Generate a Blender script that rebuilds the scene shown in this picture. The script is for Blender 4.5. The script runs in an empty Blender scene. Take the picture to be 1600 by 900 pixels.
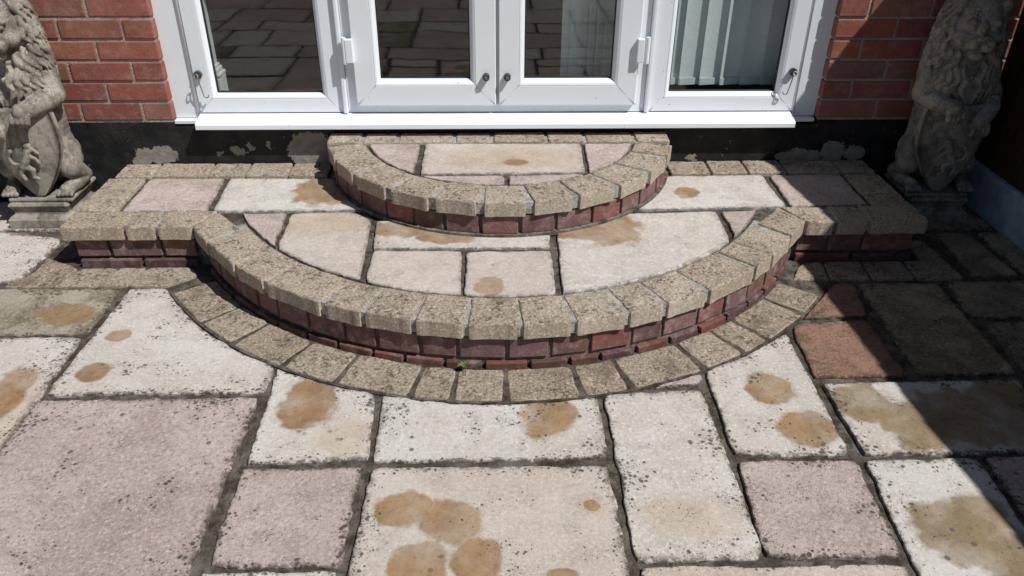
import bpy, bmesh, math, random
import numpy as np
from mathutils import Vector, Matrix, noise

# ------------------------------------------------------------------ camera, sky, sun, exposure
scene = bpy.context.scene
COL = scene.collection
random.seed(7)

cam_data = bpy.data.cameras.new('camera')
cam = bpy.data.objects.new('camera', cam_data)
COL.objects.link(cam)
scene.camera = cam
CAM_POS = Vector((-0.0161, -2.8865, 1.3275))
PITCH, YAW, ROLL, FOC = 0.5463, 0.0315, 0.0069, 1231.99
fw = Vector((math.sin(YAW) * math.cos(PITCH), math.cos(YAW) * math.cos(PITCH), -math.sin(PITCH)))
rt = Vector((math.cos(YAW), -math.sin(YAW), 0))
up = rt.cross(fw)
r2 = math.cos(ROLL) * rt + math.sin(ROLL) * up
u2 = -math.sin(ROLL) * rt + math.cos(ROLL) * up
M = Matrix.Identity(4)
for i in range(3):
    M[i][0], M[i][1], M[i][2], M[i][3] = r2[i], u2[i], -fw[i], CAM_POS[i]
cam.matrix_world = M
cam_data.sensor_fit = 'HORIZONTAL'
cam_data.sensor_width = 36.0
cam_data.lens = FOC / 1600 * 36.0
cam_data.clip_start = 0.05
cam_data.clip_end = 500

SUN = Vector((0.62, -0.40, 1.0)).normalized()          # direction towards the sun
world = bpy.data.worlds.new('World')
scene.world = world
world.use_nodes = True
wn = world.node_tree
wn.nodes.clear()
sky = wn.nodes.new('ShaderNodeTexSky')
sky.sky_type = 'NISHITA'
sky.sun_disc = False
sky.sun_elevation = math.asin(SUN.z)
sky.sun_rotation = math.atan2(SUN.x, SUN.y)
bg = wn.nodes.new('ShaderNodeBackground')
bg.inputs['Strength'].default_value = 0.05
wo = wn.nodes.new('ShaderNodeOutputWorld')
wn.links.new(sky.outputs[0], bg.inputs['Color'])
wn.links.new(bg.outputs[0], wo.inputs['Surface'])

sun_data = bpy.data.lights.new('sun', 'SUN')
sun_data.energy = 5.0
sun_data.angle = math.radians(0.53)
sun_data.color = (1.0, 0.975, 0.94)
sun = bpy.data.objects.new('sun', sun_data)
COL.objects.link(sun)
sun.rotation_euler = SUN.to_track_quat('Z', 'Y').to_euler()
sun.location = SUN * 20

scene.view_settings.view_transform = 'Standard'
scene.view_settings.look = 'None'
scene.view_settings.exposure = -0.12
scene.view_settings.gamma = 1.0
scene.view_settings.use_curve_mapping = False
scene.render.engine = 'CYCLES'
scene.cycles.use_denoising = True
scene.cycles.max_bounces = 8
scene.cycles.transparent_max_bounces = 12

ZP, ZT = 0.15, 0.27                 # heights of the two steps
A1, R1, R1I = (0.022, -0.004), 1.134, 0.996      # lower step: centre, nose radius, inside of the coping
A2, R2, R2I = (0.026, 0.019), 0.652, 0.517
RING_O = 1.268

# ------------------------------------------------------------------ surveyed layout (metres)
GROUND_SLABS = [
    ('C', [(-1.928, -0.294), (-1.768, -0.277), (-1.56, -0.34), (-1.547, -0.369), (-1.561, -0.635), (-1.93, -0.656)], [(-1.678, -0.283, 0.074, 0.031)], []),
    ('Y', [(-1.72, -0.676), (-1.21, -0.685), (-1.207, -0.939), (-1.72, -0.942)], [(-1.311, -0.829, 0.082, 0.054)], []),
    ('C', [(-1.177, -0.686), (-1.057, -0.68), (-0.869, -0.915), (-0.62, -1.11), (-0.618, -1.222), (-1.191, -1.221)], [(-1.109, -0.95, 0.034, 0.03), (-1.108, -1.126, 0.042, 0.038)], []),
    ('C', [(-1.70, -0.95), (-1.212, -0.959), (-1.207, -1.216), (-1.202, -1.556), (-1.70, -1.552)], [(-1.303, -1.218, 0.057, 0.123)], [(-1.231, -1.273, 0.098, 0.154)]),
    ('K', [(-1.198, -1.25), (-0.633, -1.251), (-0.635, -1.46), (-0.636, -1.921), (-1.188, -1.908)], [], []),
    ('C', [(-0.605, -1.107), (-0.327, -1.22), (-0.315, -1.478), (-0.596, -1.491)], [(-0.494, -1.268, 0.07, 0.104)], [(-0.379, -1.395, 0.063, 0.082)]),
    ('K', [(-0.6, -1.508), (-0.327, -1.51), (-0.332, -1.791), (-0.6, -1.785)], [], []),
    ('C', [(-0.607, -1.804), (-0.336, -1.807), (-0.34, -1.932), (-0.606, -1.925)], [], []),
    ('C', [(-0.302, -1.232), (-0.022, -1.261), (0.263, -1.246), (0.26, -1.486), (-0.3, -1.489)], [(0.128, -1.333, 0.07, 0.085)], []),
    ('B', [(-0.3, -1.511), (0.256, -1.518), (0.262, -1.949), (-0.312, -1.935)], [(-0.215, -1.640, 0.060, 0.049), (-0.107, -1.679, 0.064, 0.06), (-0.172, -1.795, 0.058, 0.058), (-0.05, -1.785, 0.049, 0.058), (0.205, -1.641, 0.017, 0.015), (0.125, -1.827, 0.029, 0.019)], [(0.205, -1.641, 0.029, 0.028)]),
    ('C', [(0.284, -1.252), (0.545, -1.233), (0.549, -1.777), (0.536, -1.793), (0.281, -1.792)], [], [(0.428, -1.673, 0.106, 0.055)]),
    ('K', [(0.423, -1.214), (0.495, -1.184), (0.561, -1.166), (0.552, -1.211)], [], []),
    ('C', [(0.579, -1.157), (0.72, -1.076), (0.859, -0.979), (0.848, -1.479), (0.834, -1.494), (0.569, -1.484)], [(0.73, -1.235, 0.062, 0.063), (0.779, -1.4, 0.069, 0.062)], []),
    ('K', [(0.572, -1.51), (0.851, -1.512), (0.836, -1.794), (0.551, -1.79)], [], []),
    ('B', [(0.286, -1.81), (0.837, -1.817), (0.826, -1.959), (0.269, -1.949)], [], []),
    ('R', [(0.89, -0.932), (1.127, -0.908), (1.131, -1.183), (0.872, -1.189)], [], []),
    ('R', [(0.941, -0.898), (1.053, -0.762), (1.118, -0.695), (1.175, -0.696), (1.144, -0.887)], [], []),
    ('C', [(0.882, -1.22), (1.42, -1.217), (1.363, -1.49), (0.885, -1.491)], [(0.957, -1.3, 0.078, 0.078), (1.042, -1.396, 0.068, 0.091), (1.215, -1.36, 0.15, 0.115), (1.35, -1.30, 0.08, 0.09)], []),
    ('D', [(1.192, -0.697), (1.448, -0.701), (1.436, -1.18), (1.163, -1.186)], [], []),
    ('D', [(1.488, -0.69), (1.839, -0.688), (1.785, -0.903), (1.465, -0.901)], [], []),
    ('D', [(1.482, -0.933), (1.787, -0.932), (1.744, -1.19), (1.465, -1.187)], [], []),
    ('C', [(0.878, -1.513), (1.146, -1.512), (1.133, -1.967), (0.842, -1.96)], [(0.986, -1.732, 0.086, 0.084), (1.056, -1.759, 0.068, 0.135)], []),
    ('K', [(1.171, -1.512), (1.405, -1.511), (1.34, -1.972), (1.153, -1.967)], [], []),
    ('D', [(1.625, -0.342), (1.744, -0.344), (1.755, -0.653), (1.597, -0.654)], [], []),
    ('D', [(1.781, -0.335), (1.888, -0.336), (1.886, -0.647), (1.781, -0.653)], [], []),
    ('D', [(1.448, -1.218), (1.741, -1.218), (1.657, -1.492), (1.39, -1.491)], [], []),
]
STEP_SLABS = [
    ('K', [(-1.275, -0.136), (-0.999, -0.14), (-0.99, -0.419), (-1.272, -0.414)], [], []),
    ('C', [(-0.982, -0.14), (-0.541, -0.146), (-0.402, -0.418), (-0.964, -0.419)], [(-0.609, -0.257, 0.106, 0.112)], []),
    ('K', [(-0.893, -0.44), (-0.708, -0.438), (-0.7, -0.686), (-0.809, -0.575)], [], []),
    ('B', [(-0.691, -0.439), (-0.486, -0.432), (-0.414, -0.497), (-0.4, -0.907), (-0.547, -0.815), (-0.686, -0.699)], [], [(-0.578, -0.531, 0.127, 0.066)]),
    ('C', [(-0.397, -0.502), (-0.285, -0.513), (0.181, -0.521), (0.173, -0.697), (-0.384, -0.696)], [(-0.301, -0.564, 0.115, 0.056), (-0.152, -0.626, 0.093, 0.04)], []),
    ('B', [(-0.38, -0.709), (-0.106, -0.717), (-0.101, -1.004), (-0.246, -0.981), (-0.383, -0.911)], [], []),
    ('B', [(-0.092, -0.722), (0.172, -0.718), (0.17, -1.009), (-0.091, -1.011)], [(-0.021, -0.935, 0.041, 0.05)], []),
    ('C', [(0.203, -0.545), (0.409, -0.461), (0.763, -0.446), (0.756, -0.672), (0.544, -0.868), (0.337, -0.974), (0.189, -0.985)], [(0.374, -0.552, 0.098, 0.127), (0.275, -0.592, 0.105, 0.055)], []),
    ('K', [(0.781, -0.446), (0.948, -0.444), (0.873, -0.532), (0.783, -0.646)], [], []),
    ('C', [(0.526, -0.143), (1.014, -0.138), (1.018, -0.414), (0.469, -0.426)], [(0.693, -0.296, 0.044, 0.044)], []),
    ('K', [(1.043, -0.138), (1.316, -0.13), (1.312, -0.403), (1.036, -0.414)], [], []),
]
TOP_SLABS = [
    ('K', [(-0.476, -0.103), (-0.271, -0.106), (-0.277, -0.39), (-0.382, -0.322)], [], []),
    ('B', [(-0.252, -0.106), (0.322, -0.113), (0.31, -0.382), (-0.253, -0.391)], [(0.074, -0.293, 0.04, 0.029)], [(0.064, -0.249, 0.205, 0.084)]),
    ('K', [(-0.247, -0.41), (0.033, -0.409), (0.032, -0.501), (-0.111, -0.499)], [], []),
    ('K', [(0.049, -0.409), (0.304, -0.399), (0.162, -0.503), (0.046, -0.501)], [], []),
    ('K', [(0.336, -0.113), (0.524, -0.115), (0.434, -0.298), (0.326, -0.377)], [], []),
]
LOW_A = [-1.059, -0.9792, -0.7955, -0.6652, -0.4649, -0.3526, -0.2216, -0.0945, 0.0358, 0.1659, 0.3035, 0.409, 0.5428, 0.737, 0.83, 0.9763, 1.0918]
TOP_A = [-1.3287, -1.1167, -0.8811, -0.6145, -0.3596, -0.1137, 0.1305, 0.3677, 0.6204, 0.8788, 1.1354, 1.3284]
RING_A = [-0.9831, -0.7968, -0.6718, -0.5122, -0.3742, -0.2017, -0.1149, -0.001, 0.1629, 0.2708, 0.4529, 0.57, 0.6563, 0.8169, 0.9281]
TOPROW_X = [-0.621, -0.487, -0.356, -0.145, -0.003, 0.2, 0.344, 0.532, 0.668]
BACKL_X = [-1.415, -1.275, -1.071, -0.932, -0.773, -0.622]
BACKR_X = [0.67, 0.828, 0.97, 1.119, 1.328, 1.462]
FRONTL_X = [-1.428, -1.222, -1.118, -0.993]
FRONTR_X = [1.046, 1.149, 1.261, 1.46]
# ------------------------------------------------------------------ node helpers
class NT:
    def __init__(self, name):
        self.m = bpy.data.materials.new(name)
        self.m.use_nodes = True
        self.t = self.m.node_tree
        self.t.nodes.clear()
        self.out = self.t.nodes.new('ShaderNodeOutputMaterial')
        self.pos = None

    def n(self, typ, outp=0, **kw):
        nd = self.t.nodes.new(typ)
        ins = kw.pop('ins', {})
        for k, v in kw.items():
            setattr(nd, k, v)
        for k, v in ins.items():
            self.put(nd.inputs[k], v)
        return nd.outputs[outp]

    def put(self, sock, v):
        if isinstance(v, bpy.types.NodeSocket):
            self.t.links.new(v, sock)
        elif isinstance(v, (tuple, list)) and len(v) == 3 and sock.type == 'RGBA':
            sock.default_value = (*v, 1)
        else:
            sock.default_value = v

    def P(self):
        if self.pos is None:
            g = self.n('ShaderNodeNewGeometry', 0)
            self.pos = g
        return self.pos

    def rnd(self):
        nd = self.t.nodes.new('ShaderNodeObjectInfo')
        return nd.outputs['Random']

    def math(self, op, a, b=0.0, c=0.0, clamp=False):
        nd = self.t.nodes.new('ShaderNodeMath')
        nd.operation = op
        nd.use_clamp = clamp
        self.put(nd.inputs[0], a)
        self.put(nd.inputs[1], b)
        self.put(nd.inputs[2], c)
        return nd.outputs[0]

    def vmath(self, op, a, b=(0, 0, 0), outp=0):
        nd = self.t.nodes.new('ShaderNodeVectorMath')
        nd.operation = op
        self.put(nd.inputs[0], a)
        if isinstance(b, (int, float)):
            nd.inputs['Scale'].default_value = b
        else:
            self.put(nd.inputs[1], b)
        return nd.outputs[outp]

    def noise(self, vec, scale, detail=4.0, rough=0.55, dist=0.0):
        return self.n('ShaderNodeTexNoise', 0, ins={'Vector': vec, 'Scale': scale, 'Detail': detail, 'Roughness': rough, 'Distortion': dist})

    def noisec(self, vec, scale, detail=3.0):
        return self.n('ShaderNodeTexNoise', 1, ins={'Vector': vec, 'Scale': scale, 'Detail': detail})

    def voro(self, vec, scale, outp=0, rand=1.0):
        return self.n('ShaderNodeTexVoronoi', outp, ins={'Vector': vec, 'Scale': scale, 'Randomness': rand})

    def ramp(self, fac, lo, hi, a=0.0, b=1.0, smooth=True):
        nd = self.t.nodes.new('ShaderNodeMapRange')
        nd.interpolation_type = 'SMOOTHSTEP' if smooth else 'LINEAR'
        self.put(nd.inputs['Value'], fac)
        self.put(nd.inputs['From Min'], lo)
        self.put(nd.inputs['From Max'], hi)
        self.put(nd.inputs['To Min'], a)
        self.put(nd.inputs['To Max'], b)
        return nd.outputs[0]

    def mix(self, fac, a, b, blend='MIX'):
        nd = self.t.nodes.new('ShaderNodeMix')
        nd.data_type = 'RGBA'
        nd.blend_type = blend
        self.put(nd.inputs[0], fac)
        self.put(nd.inputs[6], a)
        self.put(nd.inputs[7], b)
        return nd.outputs[2]

    def bump(self, h, strength=0.5, dist=0.004, normal=None):
        nd = self.t.nodes.new('ShaderNodeBump')
        nd.inputs['Strength'].default_value = strength
        nd.inputs['Distance'].default_value = dist
        self.put(nd.inputs['Height'], h)
        if normal is not None:
            self.put(nd.inputs['Normal'], normal)
        return nd.outputs[0]

    def bsdf(self, color, rough=0.85, normal=None, spec=0.3, metallic=0.0):
        nd = self.t.nodes.new('ShaderNodeBsdfPrincipled')
        self.put(nd.inputs['Base Color'], color)
        self.put(nd.inputs['Roughness'], rough)
        self.put(nd.inputs['Specular IOR Level'], spec)
        self.put(nd.inputs['Metallic'], metallic)
        if normal is not None:
            self.put(nd.inputs['Normal'], normal)
        self.t.links.new(nd.outputs[0], self.out.inputs[0])
        return self.m


def plain(name, col, rough=0.5, spec=0.5, metallic=0.0, var=0.0, scale=20):
    t = NT(name)
    c = col
    if var:
        f = t.noise(t.P(), scale, 4)
        c = t.mix(t.ramp(f, 0.3, 0.7), tuple(v * (1 - var) for v in col), tuple(min(1, v * (1 + var)) for v in col))
    return t.bsdf(c, rough, None, spec, metallic)


# ------------------------------------------------------------------ materials
KIND = {   # albedo a, albedo b, roughness of the relief, amount of lichen
    'C': ((0.545, 0.522, 0.488), (0.49, 0.452, 0.408), 0.35, 1.0),
    'B': ((0.515, 0.465, 0.42), (0.465, 0.405, 0.36), 0.40, 0.75),
    'K': ((0.555, 0.465, 0.432), (0.425, 0.345, 0.315), 0.8, 0.95),
    'Y': ((0.375, 0.345, 0.28), (0.25, 0.215, 0.15), 0.6, 1.0),
    'R': ((0.36, 0.215, 0.15), (0.22, 0.13, 0.088), 1.0, 0.85),
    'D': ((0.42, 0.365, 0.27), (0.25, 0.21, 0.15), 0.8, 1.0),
}


def slab_material(kind, stains=(), faint=(), clean=False, rust=(0.285, 0.178, 0.085)):
    a, b, rel, lich = KIND[kind]
    if clean:
        lich *= 0.42
    t = NT('riven_slab_' + kind)
    P = t.P()
    off = t.n('ShaderNodeCombineXYZ', ins={0: t.math('MULTIPLY', t.rnd(), 37.0), 1: t.math('MULTIPLY', t.rnd(), 91.0), 2: 0.0})
    Q = t.vmath('ADD', P, off)
    big = t.noise(Q, 3.2, 5, 0.6, 0.6)
    mid = t.noise(Q, 14, 6, 0.65)
    col = t.mix(t.ramp(big, 0.38, 0.66), a, b)
    tint = t.noise(Q, 1.7, 3)
    col = t.mix(t.ramp(tint, 0.45, 0.75, 0.0, 0.28), col, (0.50, 0.38, 0.285) if kind in 'CB' else (0.36, 0.29, 0.24))
    col = t.mix(t.ramp(mid, 0.46, 0.66, 0.0, 0.42), col, tuple(v * 0.70 for v in b))
    grime = t.noise(Q, 4.5, 8, 0.75, 0.8)
    col = t.mix(t.ramp(grime, 0.50, 0.68, 0.0, 0.34), col, (0.30, 0.265, 0.22))
    pale_p = t.noise(t.vmath('ADD', Q, (9.1, 3.7, 0.0)), 6, 6, 0.7)
    col = t.mix(t.ramp(pale_p, 0.54, 0.68, 0.0, 0.30), col, tuple(min(0.66, v * 1.18) for v in a))
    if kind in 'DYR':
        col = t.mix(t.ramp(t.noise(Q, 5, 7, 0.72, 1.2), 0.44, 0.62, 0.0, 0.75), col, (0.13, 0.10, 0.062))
    # light and dark grains of the cast stone
    gr = t.noise(Q, 100, 5, 0.85)
    col = t.mix(t.ramp(gr, 0.53, 0.62, 0.0, 0.8), col, tuple(min(0.8, v * 1.25) for v in a))
    col = t.mix(t.ramp(gr, 0.36, 0.47, 0.85 if rel > 0.7 else 0.42, 0.0), col, tuple(v * 0.55 for v in b))
    # rust-brown picture stains with ragged outlines
    for lst, strength, soft in ((faint, 0.50, 0.5), (stains, 0.92, 0.14)):
        mask = None
        for (sx, sy, rx, ry) in lst:
            wob = t.vmath('SUBTRACT', t.noisec(P, 18, 8), (0.5, 0.5, 0.5))
            d = t.vmath('SUBTRACT', P, (sx, sy, 0))
            d = t.vmath('ADD', d, t.vmath('MULTIPLY', wob, (rx * 1.15, ry * 1.15, 0)))
            d = t.vmath('MULTIPLY', d, (1 / rx / 1.08, 1 / ry / 1.08, 0))
            ln = t.vmath('LENGTH', d, outp=1)
            m = t.ramp(ln, 1.0 - soft, 1.0 + soft, 1.0, 0.0)
            mask = m if mask is None else t.math('MAXIMUM', mask, m)
        if mask is None:
            continue
        hue = rust if lst is stains else (0.42, 0.31, 0.20)
        cc = t.mix(t.ramp(t.noise(P, 12, 5, 0.65), 0.38, 0.66), tuple(v * 1.12 for v in hue), tuple(v * 0.84 for v in hue))
        cc = t.mix(t.ramp(t.noise(P, 60, 5, 0.75), 0.50, 0.66, 0.0, 0.55), cc, tuple(v * 0.45 for v in hue))
        uneven = t.ramp(t.noise(P, 9, 4, 0.6), 0.30, 0.62, 0.62, 1.0)
        col = t.mix(t.math('MULTIPLY', t.math('MULTIPLY', mask, uneven), strength), col, cc)
    # black lichen and dirt: clusters of specks, denser towards the joints
    edge = t.n('ShaderNodeAttribute', 2, attribute_name='edge')
    near = t.ramp(edge, 0.0, 1.0, 1.0, 0.0)
    clump = t.noise(Q, 7, 4, 0.6)
    dens = t.math('ADD', t.math('MULTIPLY', t.ramp(clump, 0.42, 0.74), lich), t.math('MULTIPLY', near, 0.62 * (0.45 if clean else 1)), clamp=True)
    wq = t.vmath('ADD', Q, t.vmath('MULTIPLY', t.vmath('SUBTRACT', t.noisec(Q, 60, 2), (0.5, 0.5, 0.5)), (0.012, 0.012, 0.012)))
    v1 = t.voro(wq, 62)
    m1 = t.ramp(v1, t.math('MULTIPLY', dens, 0.24), t.math('ADD', t.math('MULTIPLY', dens, 0.46), 0.02), 0.9, 0.0)
    v2 = t.voro(wq, 150)
    m2 = t.ramp(v2, t.math('MULTIPLY', dens, 0.22), t.math('ADD', t.math('MULTIPLY', dens, 0.42), 0.03), 0.8, 0.0)
    gate = t.ramp(dens, 0.08, 0.35)
    specks = t.math('MULTIPLY', t.math('MAXIMUM', m1, m2), gate)
    col = t.mix(specks, col, (0.075, 0.066, 0.055))
    fine = t.math('MULTIPLY', t.ramp(t.voro(wq, 105), 0.12, 0.24, 0.75, 0.0), t.ramp(t.noise(Q, 26, 4, 0.7), 0.50, 0.60))
    col = t.mix(t.math('MULTIPLY', fine, 0.35 + 0.6 * lich), col, (0.12, 0.105, 0.085))
    v3 = t.voro(Q, 21)
    rare = t.math('MULTIPLY', t.ramp(v3, 0.10, 0.16, 0.85, 0.0), t.ramp(t.noise(Q, 5, 2), 0.52, 0.6))
    col = t.mix(t.math('MULTIPLY', rare, lich), col, (0.10, 0.092, 0.082))
    # rim worn dark beside the joint
    rim = t.math('MULTIPLY', t.ramp(edge, 0.02, 0.34, 1.0, 0.0), t.ramp(t.noise(Q, 34, 5, 0.75), 0.42, 0.54))
    col = t.mix(t.math('MULTIPLY', rim, 0.80 if not clean else 0.55), col, (0.075, 0.063, 0.05))
    # relief
    h = t.math('ADD', t.math('MULTIPLY', t.noise(Q, 6, 6, 0.6), 0.9), t.math('MULTIPLY', t.noise(Q, 95, 6, 0.8), 0.85 * rel - 0.10))
    h = t.math('ADD', h, t.math('MULTIPLY', gr, 0.30))
    h = t.math('SUBTRACT', h, t.math('MULTIPLY', specks, 0.10))
    nrm = t.bump(h, 0.45 + 0.45 * rel, 0.006 + 0.008 * rel)
    return t.bsdf(col, 0.9, nrm, 0.2)


def block_material(name, a, b, dark, dirt=0.35):
    t = NT(name)
    P = t.P()
    gn = t.t.nodes.new('ShaderNodeNewGeometry')
    upz = t.n('ShaderNodeSeparateXYZ', 2, ins={0: gn.outputs['True Normal']})
    topf = t.ramp(upz, 0.25, 0.6)                   # split top face against the smooth cast sides
    off = t.n('ShaderNodeCombineXYZ', ins={0: t.math('MULTIPLY', t.rnd(), 53.0), 1: t.math('MULTIPLY', t.rnd(), 17.0), 2: t.math('MULTIPLY', t.rnd(), 7.0)})
    Q = t.vmath('ADD', P, off)
    col = t.mix(t.ramp(t.noise(Q, 7, 5, 0.6), 0.33, 0.68), a, b)
    col = t.mix(t.ramp(t.rnd(), 0.0, 1.0, 0.0, 0.55, False), col, (b[0] * 0.80, b[1] * 0.75, b[2] * 0.68))
    g1 = t.noise(Q, 130, 4, 0.8)
    col = t.mix(t.ramp(g1, 0.54, 0.66, 0.0, 0.8), col, (min(0.8, a[0] * 1.7), min(0.8, a[1] * 1.7), min(0.8, a[2] * 1.68)))
    col = t.mix(t.math('MULTIPLY', t.ramp(g1, 0.37, 0.49, 0.85, 0.0), t.ramp(topf, 0, 1, 0.55, 1.0)), col, dark)
    clump = t.noise(Q, 19, 5, 0.7)
    pit = t.noise(Q, 75, 4, 0.75)
    pm = t.math('MULTIPLY', t.ramp(pit, 0.50, 0.60), t.ramp(clump, 0.46, 0.60))
    pm = t.math('MULTIPLY', pm, topf)
    col = t.mix(t.math('MULTIPLY', pm, 0.75), col, tuple(v * 0.55 for v in dark))
    moss = t.math('MULTIPLY', t.ramp(t.noise(Q, 11, 6, 0.75), 0.50, 0.70), dirt)
    col = t.mix(moss, col, (0.085, 0.073, 0.055))
    lich = t.math('MULTIPLY', t.ramp(t.voro(t.vmath('ADD', Q, t.vmath('MULTIPLY', t.noisec(Q, 80, 2), (0.014, 0.014, 0.014))), 17), 0.08, 0.15, 1.0, 0.0), t.ramp(t.noise(Q, 4, 2), 0.52, 0.6))
    col = t.mix(t.math('MULTIPLY', lich, 0.6), col, (0.52, 0.51, 0.47))
    h = t.math('ADD', t.math('MULTIPLY', g1, 0.9), t.math('MULTIPLY', t.noise(Q, 45, 5, 0.65), 0.9))
    h = t.math('SUBTRACT', h, t.math('MULTIPLY', pm, 0.5))
    h = t.math('MULTIPLY', h, t.ramp(topf, 0, 1, 0.3, 1.0))
    nrm = t.bump(h, 0.8, 0.008)
    return t.bsdf(col, 0.92, nrm, 0.15)


def brick_material(name, cols, bloom=0.35, soot=0.3):
    t = NT(name)
    P = t.P()
    r = t.rnd()
    off = t.n('ShaderNodeCombineXYZ', ins={0: t.math('MULTIPLY', r, 53.0), 1: t.math('MULTIPLY', r, 17.0), 2: t.math('MULTIPLY', r, 29.0)})
    Q = t.vmath('ADD', P, off)
    col = cols[0]
    k = len(cols)
    for i in range(1, k):
        col = t.mix(t.ramp(r, i / k - 0.03, i / k + 0.03), col, cols[i])
    col = t.mix(t.ramp(t.noise(Q, 9, 5, 0.6), 0.35, 0.72, 0.0, 0.55), col, tuple(v * 0.62 for v in cols[0]))
    col = t.mix(t.math('MULTIPLY', t.ramp(t.noise(Q, 24, 7, 0.78, 0.2), 0.47, 0.68), bloom), col, (0.46, 0.36, 0.34))
    g = t.noise(Q, 190, 3, 0.7)
    col = t.mix(t.ramp(g, 0.34, 0.44, 0.55, 0.0), col, tuple(v * 0.4 for v in cols[0]))
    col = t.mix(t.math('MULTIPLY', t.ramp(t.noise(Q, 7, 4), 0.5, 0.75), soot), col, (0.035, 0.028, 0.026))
    h = t.math('ADD', t.math('MULTIPLY', g, 0.5), t.noise(Q, 35, 5, 0.6))
    return t.bsdf(col, 0.85, t.bump(h, 0.6, 0.004), 0.25)


def mortar_material(name, a, b, dirt=0.5, dcol=(0.06, 0.052, 0.042)):
    t = NT(name)
    P = t.P()
    col = t.mix(t.ramp(t.noise(P, 13, 6, 0.65), 0.38, 0.66), a, b)
    col = t.mix(t.math('MULTIPLY', t.ramp(t.noise(P, 31, 5, 0.7), 0.45, 0.62), dirt), col, dcol)
    g = t.noise(P, 160, 3, 0.7)
    col = t.mix(t.ramp(g, 0.56, 0.68, 0.0, 0.4), col, tuple(min(1, v * 1.6) for v in a))
    h = t.math('ADD', t.math('MULTIPLY', g, 0.6), t.math('MULTIPLY', t.noise(P, 28, 5, 0.65), 1.4))
    return t.bsdf(col, 0.95, t.bump(h, 0.9, 0.010), 0.1)


def pvc_material():
    t = NT('white_upvc')
    P = t.P()
    col = t.mix(t.ramp(t.noise(P, 5, 4), 0.4, 0.75, 0.0, 0.6), (0.80, 0.845, 0.885), (0.755, 0.795, 0.83))
    v = t.voro(t.vmath('ADD', P, t.vmath('MULTIPLY', t.noisec(P, 90, 2), (0.012, 0.012, 0.012))), 38)
    m = t.math('MULTIPLY', t.ramp(v, 0.05, 0.10, 1.0, 0.0), t.ramp(t.noise(P, 7, 3), 0.50, 0.58))
    col = t.mix(t.math('MULTIPLY', m, 0.75), col, (0.20, 0.17, 0.13))
    col = t.mix(t.ramp(t.noise(t.vmath('MULTIPLY', P, (9, 1, 1)), 20, 4, 0.7), 0.60, 0.78, 0.0, 0.22), col, (0.50, 0.48, 0.43))
    return t.bsdf(col, 0.32, None, 0.45)


def plinth_material():
    t = NT('black_bitumen_plinth')
    P = t.P()
    wob = t.vmath('SUBTRACT', t.noisec(P, 26, 4), (0.5, 0.5, 0.5))
    Pw = t.vmath('ADD', P, t.vmath('MULTIPLY', wob, (0.06, 0.0, 0.045)))
    Pw = t.vmath('ADD', Pw, t.vmath('MULTIPLY', t.vmath('SUBTRACT', t.noisec(P, 85, 4), (0.5, 0.5, 0.5)), (0.035, 0.0, 0.03)))
    paint = t.mix(t.ramp(t.noise(P, 12, 5), 0.35, 0.7), (0.012, 0.0125, 0.014), (0.030, 0.029, 0.028))
    v = t.voro(Pw, 55)
    chips = t.math('MULTIPLY', t.ramp(v, 0.10, 0.17, 1.0, 0.0), t.ramp(t.noise(P, 9, 3), 0.55, 0.62))
    paint = t.mix(chips, paint, (0.27, 0.24, 0.20))
    bare = t.mix(t.ramp(t.noise(P, 30, 5), 0.35, 0.7), (0.30, 0.275, 0.24), (0.22, 0.195, 0.165))
    msk = None
    for (x, z, rx, rz) in ((-1.29, 0.185, 0.085, 0.036), (-1.36, 0.155, 0.035, 0.02), (-0.70, 0.20, 0.095, 0.075), (-0.98, 0.198, 0.030, 0.018), (-1.05, 0.19, 0.014, 0.010),
                           (-0.93, 0.215, 0.012, 0.014), (-0.86, 0.225, 0.010, 0.016), (1.20, 0.165, 0.10, 0.032), (1.33, 0.18, 0.045, 0.052), (1.42, 0.175, 0.05, 0.03), (0.78, 0.16, 0.02, 0.01)):
        d = t.vmath('MULTIPLY', t.vmath('SUBTRACT', Pw, (x, 0, z)), (1 / rx, 0, 1 / rz))
        m = t.ramp(t.vmath('LENGTH', d, outp=1), 0.94, 1.02, 1.0, 0.0)
        msk = m if msk is None else t.math('MAXIMUM', msk, m)
    col = t.mix(msk, paint, bare)
    h = t.math('SUBTRACT', t.noise(P, 40, 5, 0.6), t.math('MULTIPLY', msk, 0.5))
    return t.bsdf(col, t.ramp(msk, 0, 1, 0.55, 0.95), t.bump(h, 0.7, 0.006), 0.25)


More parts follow.
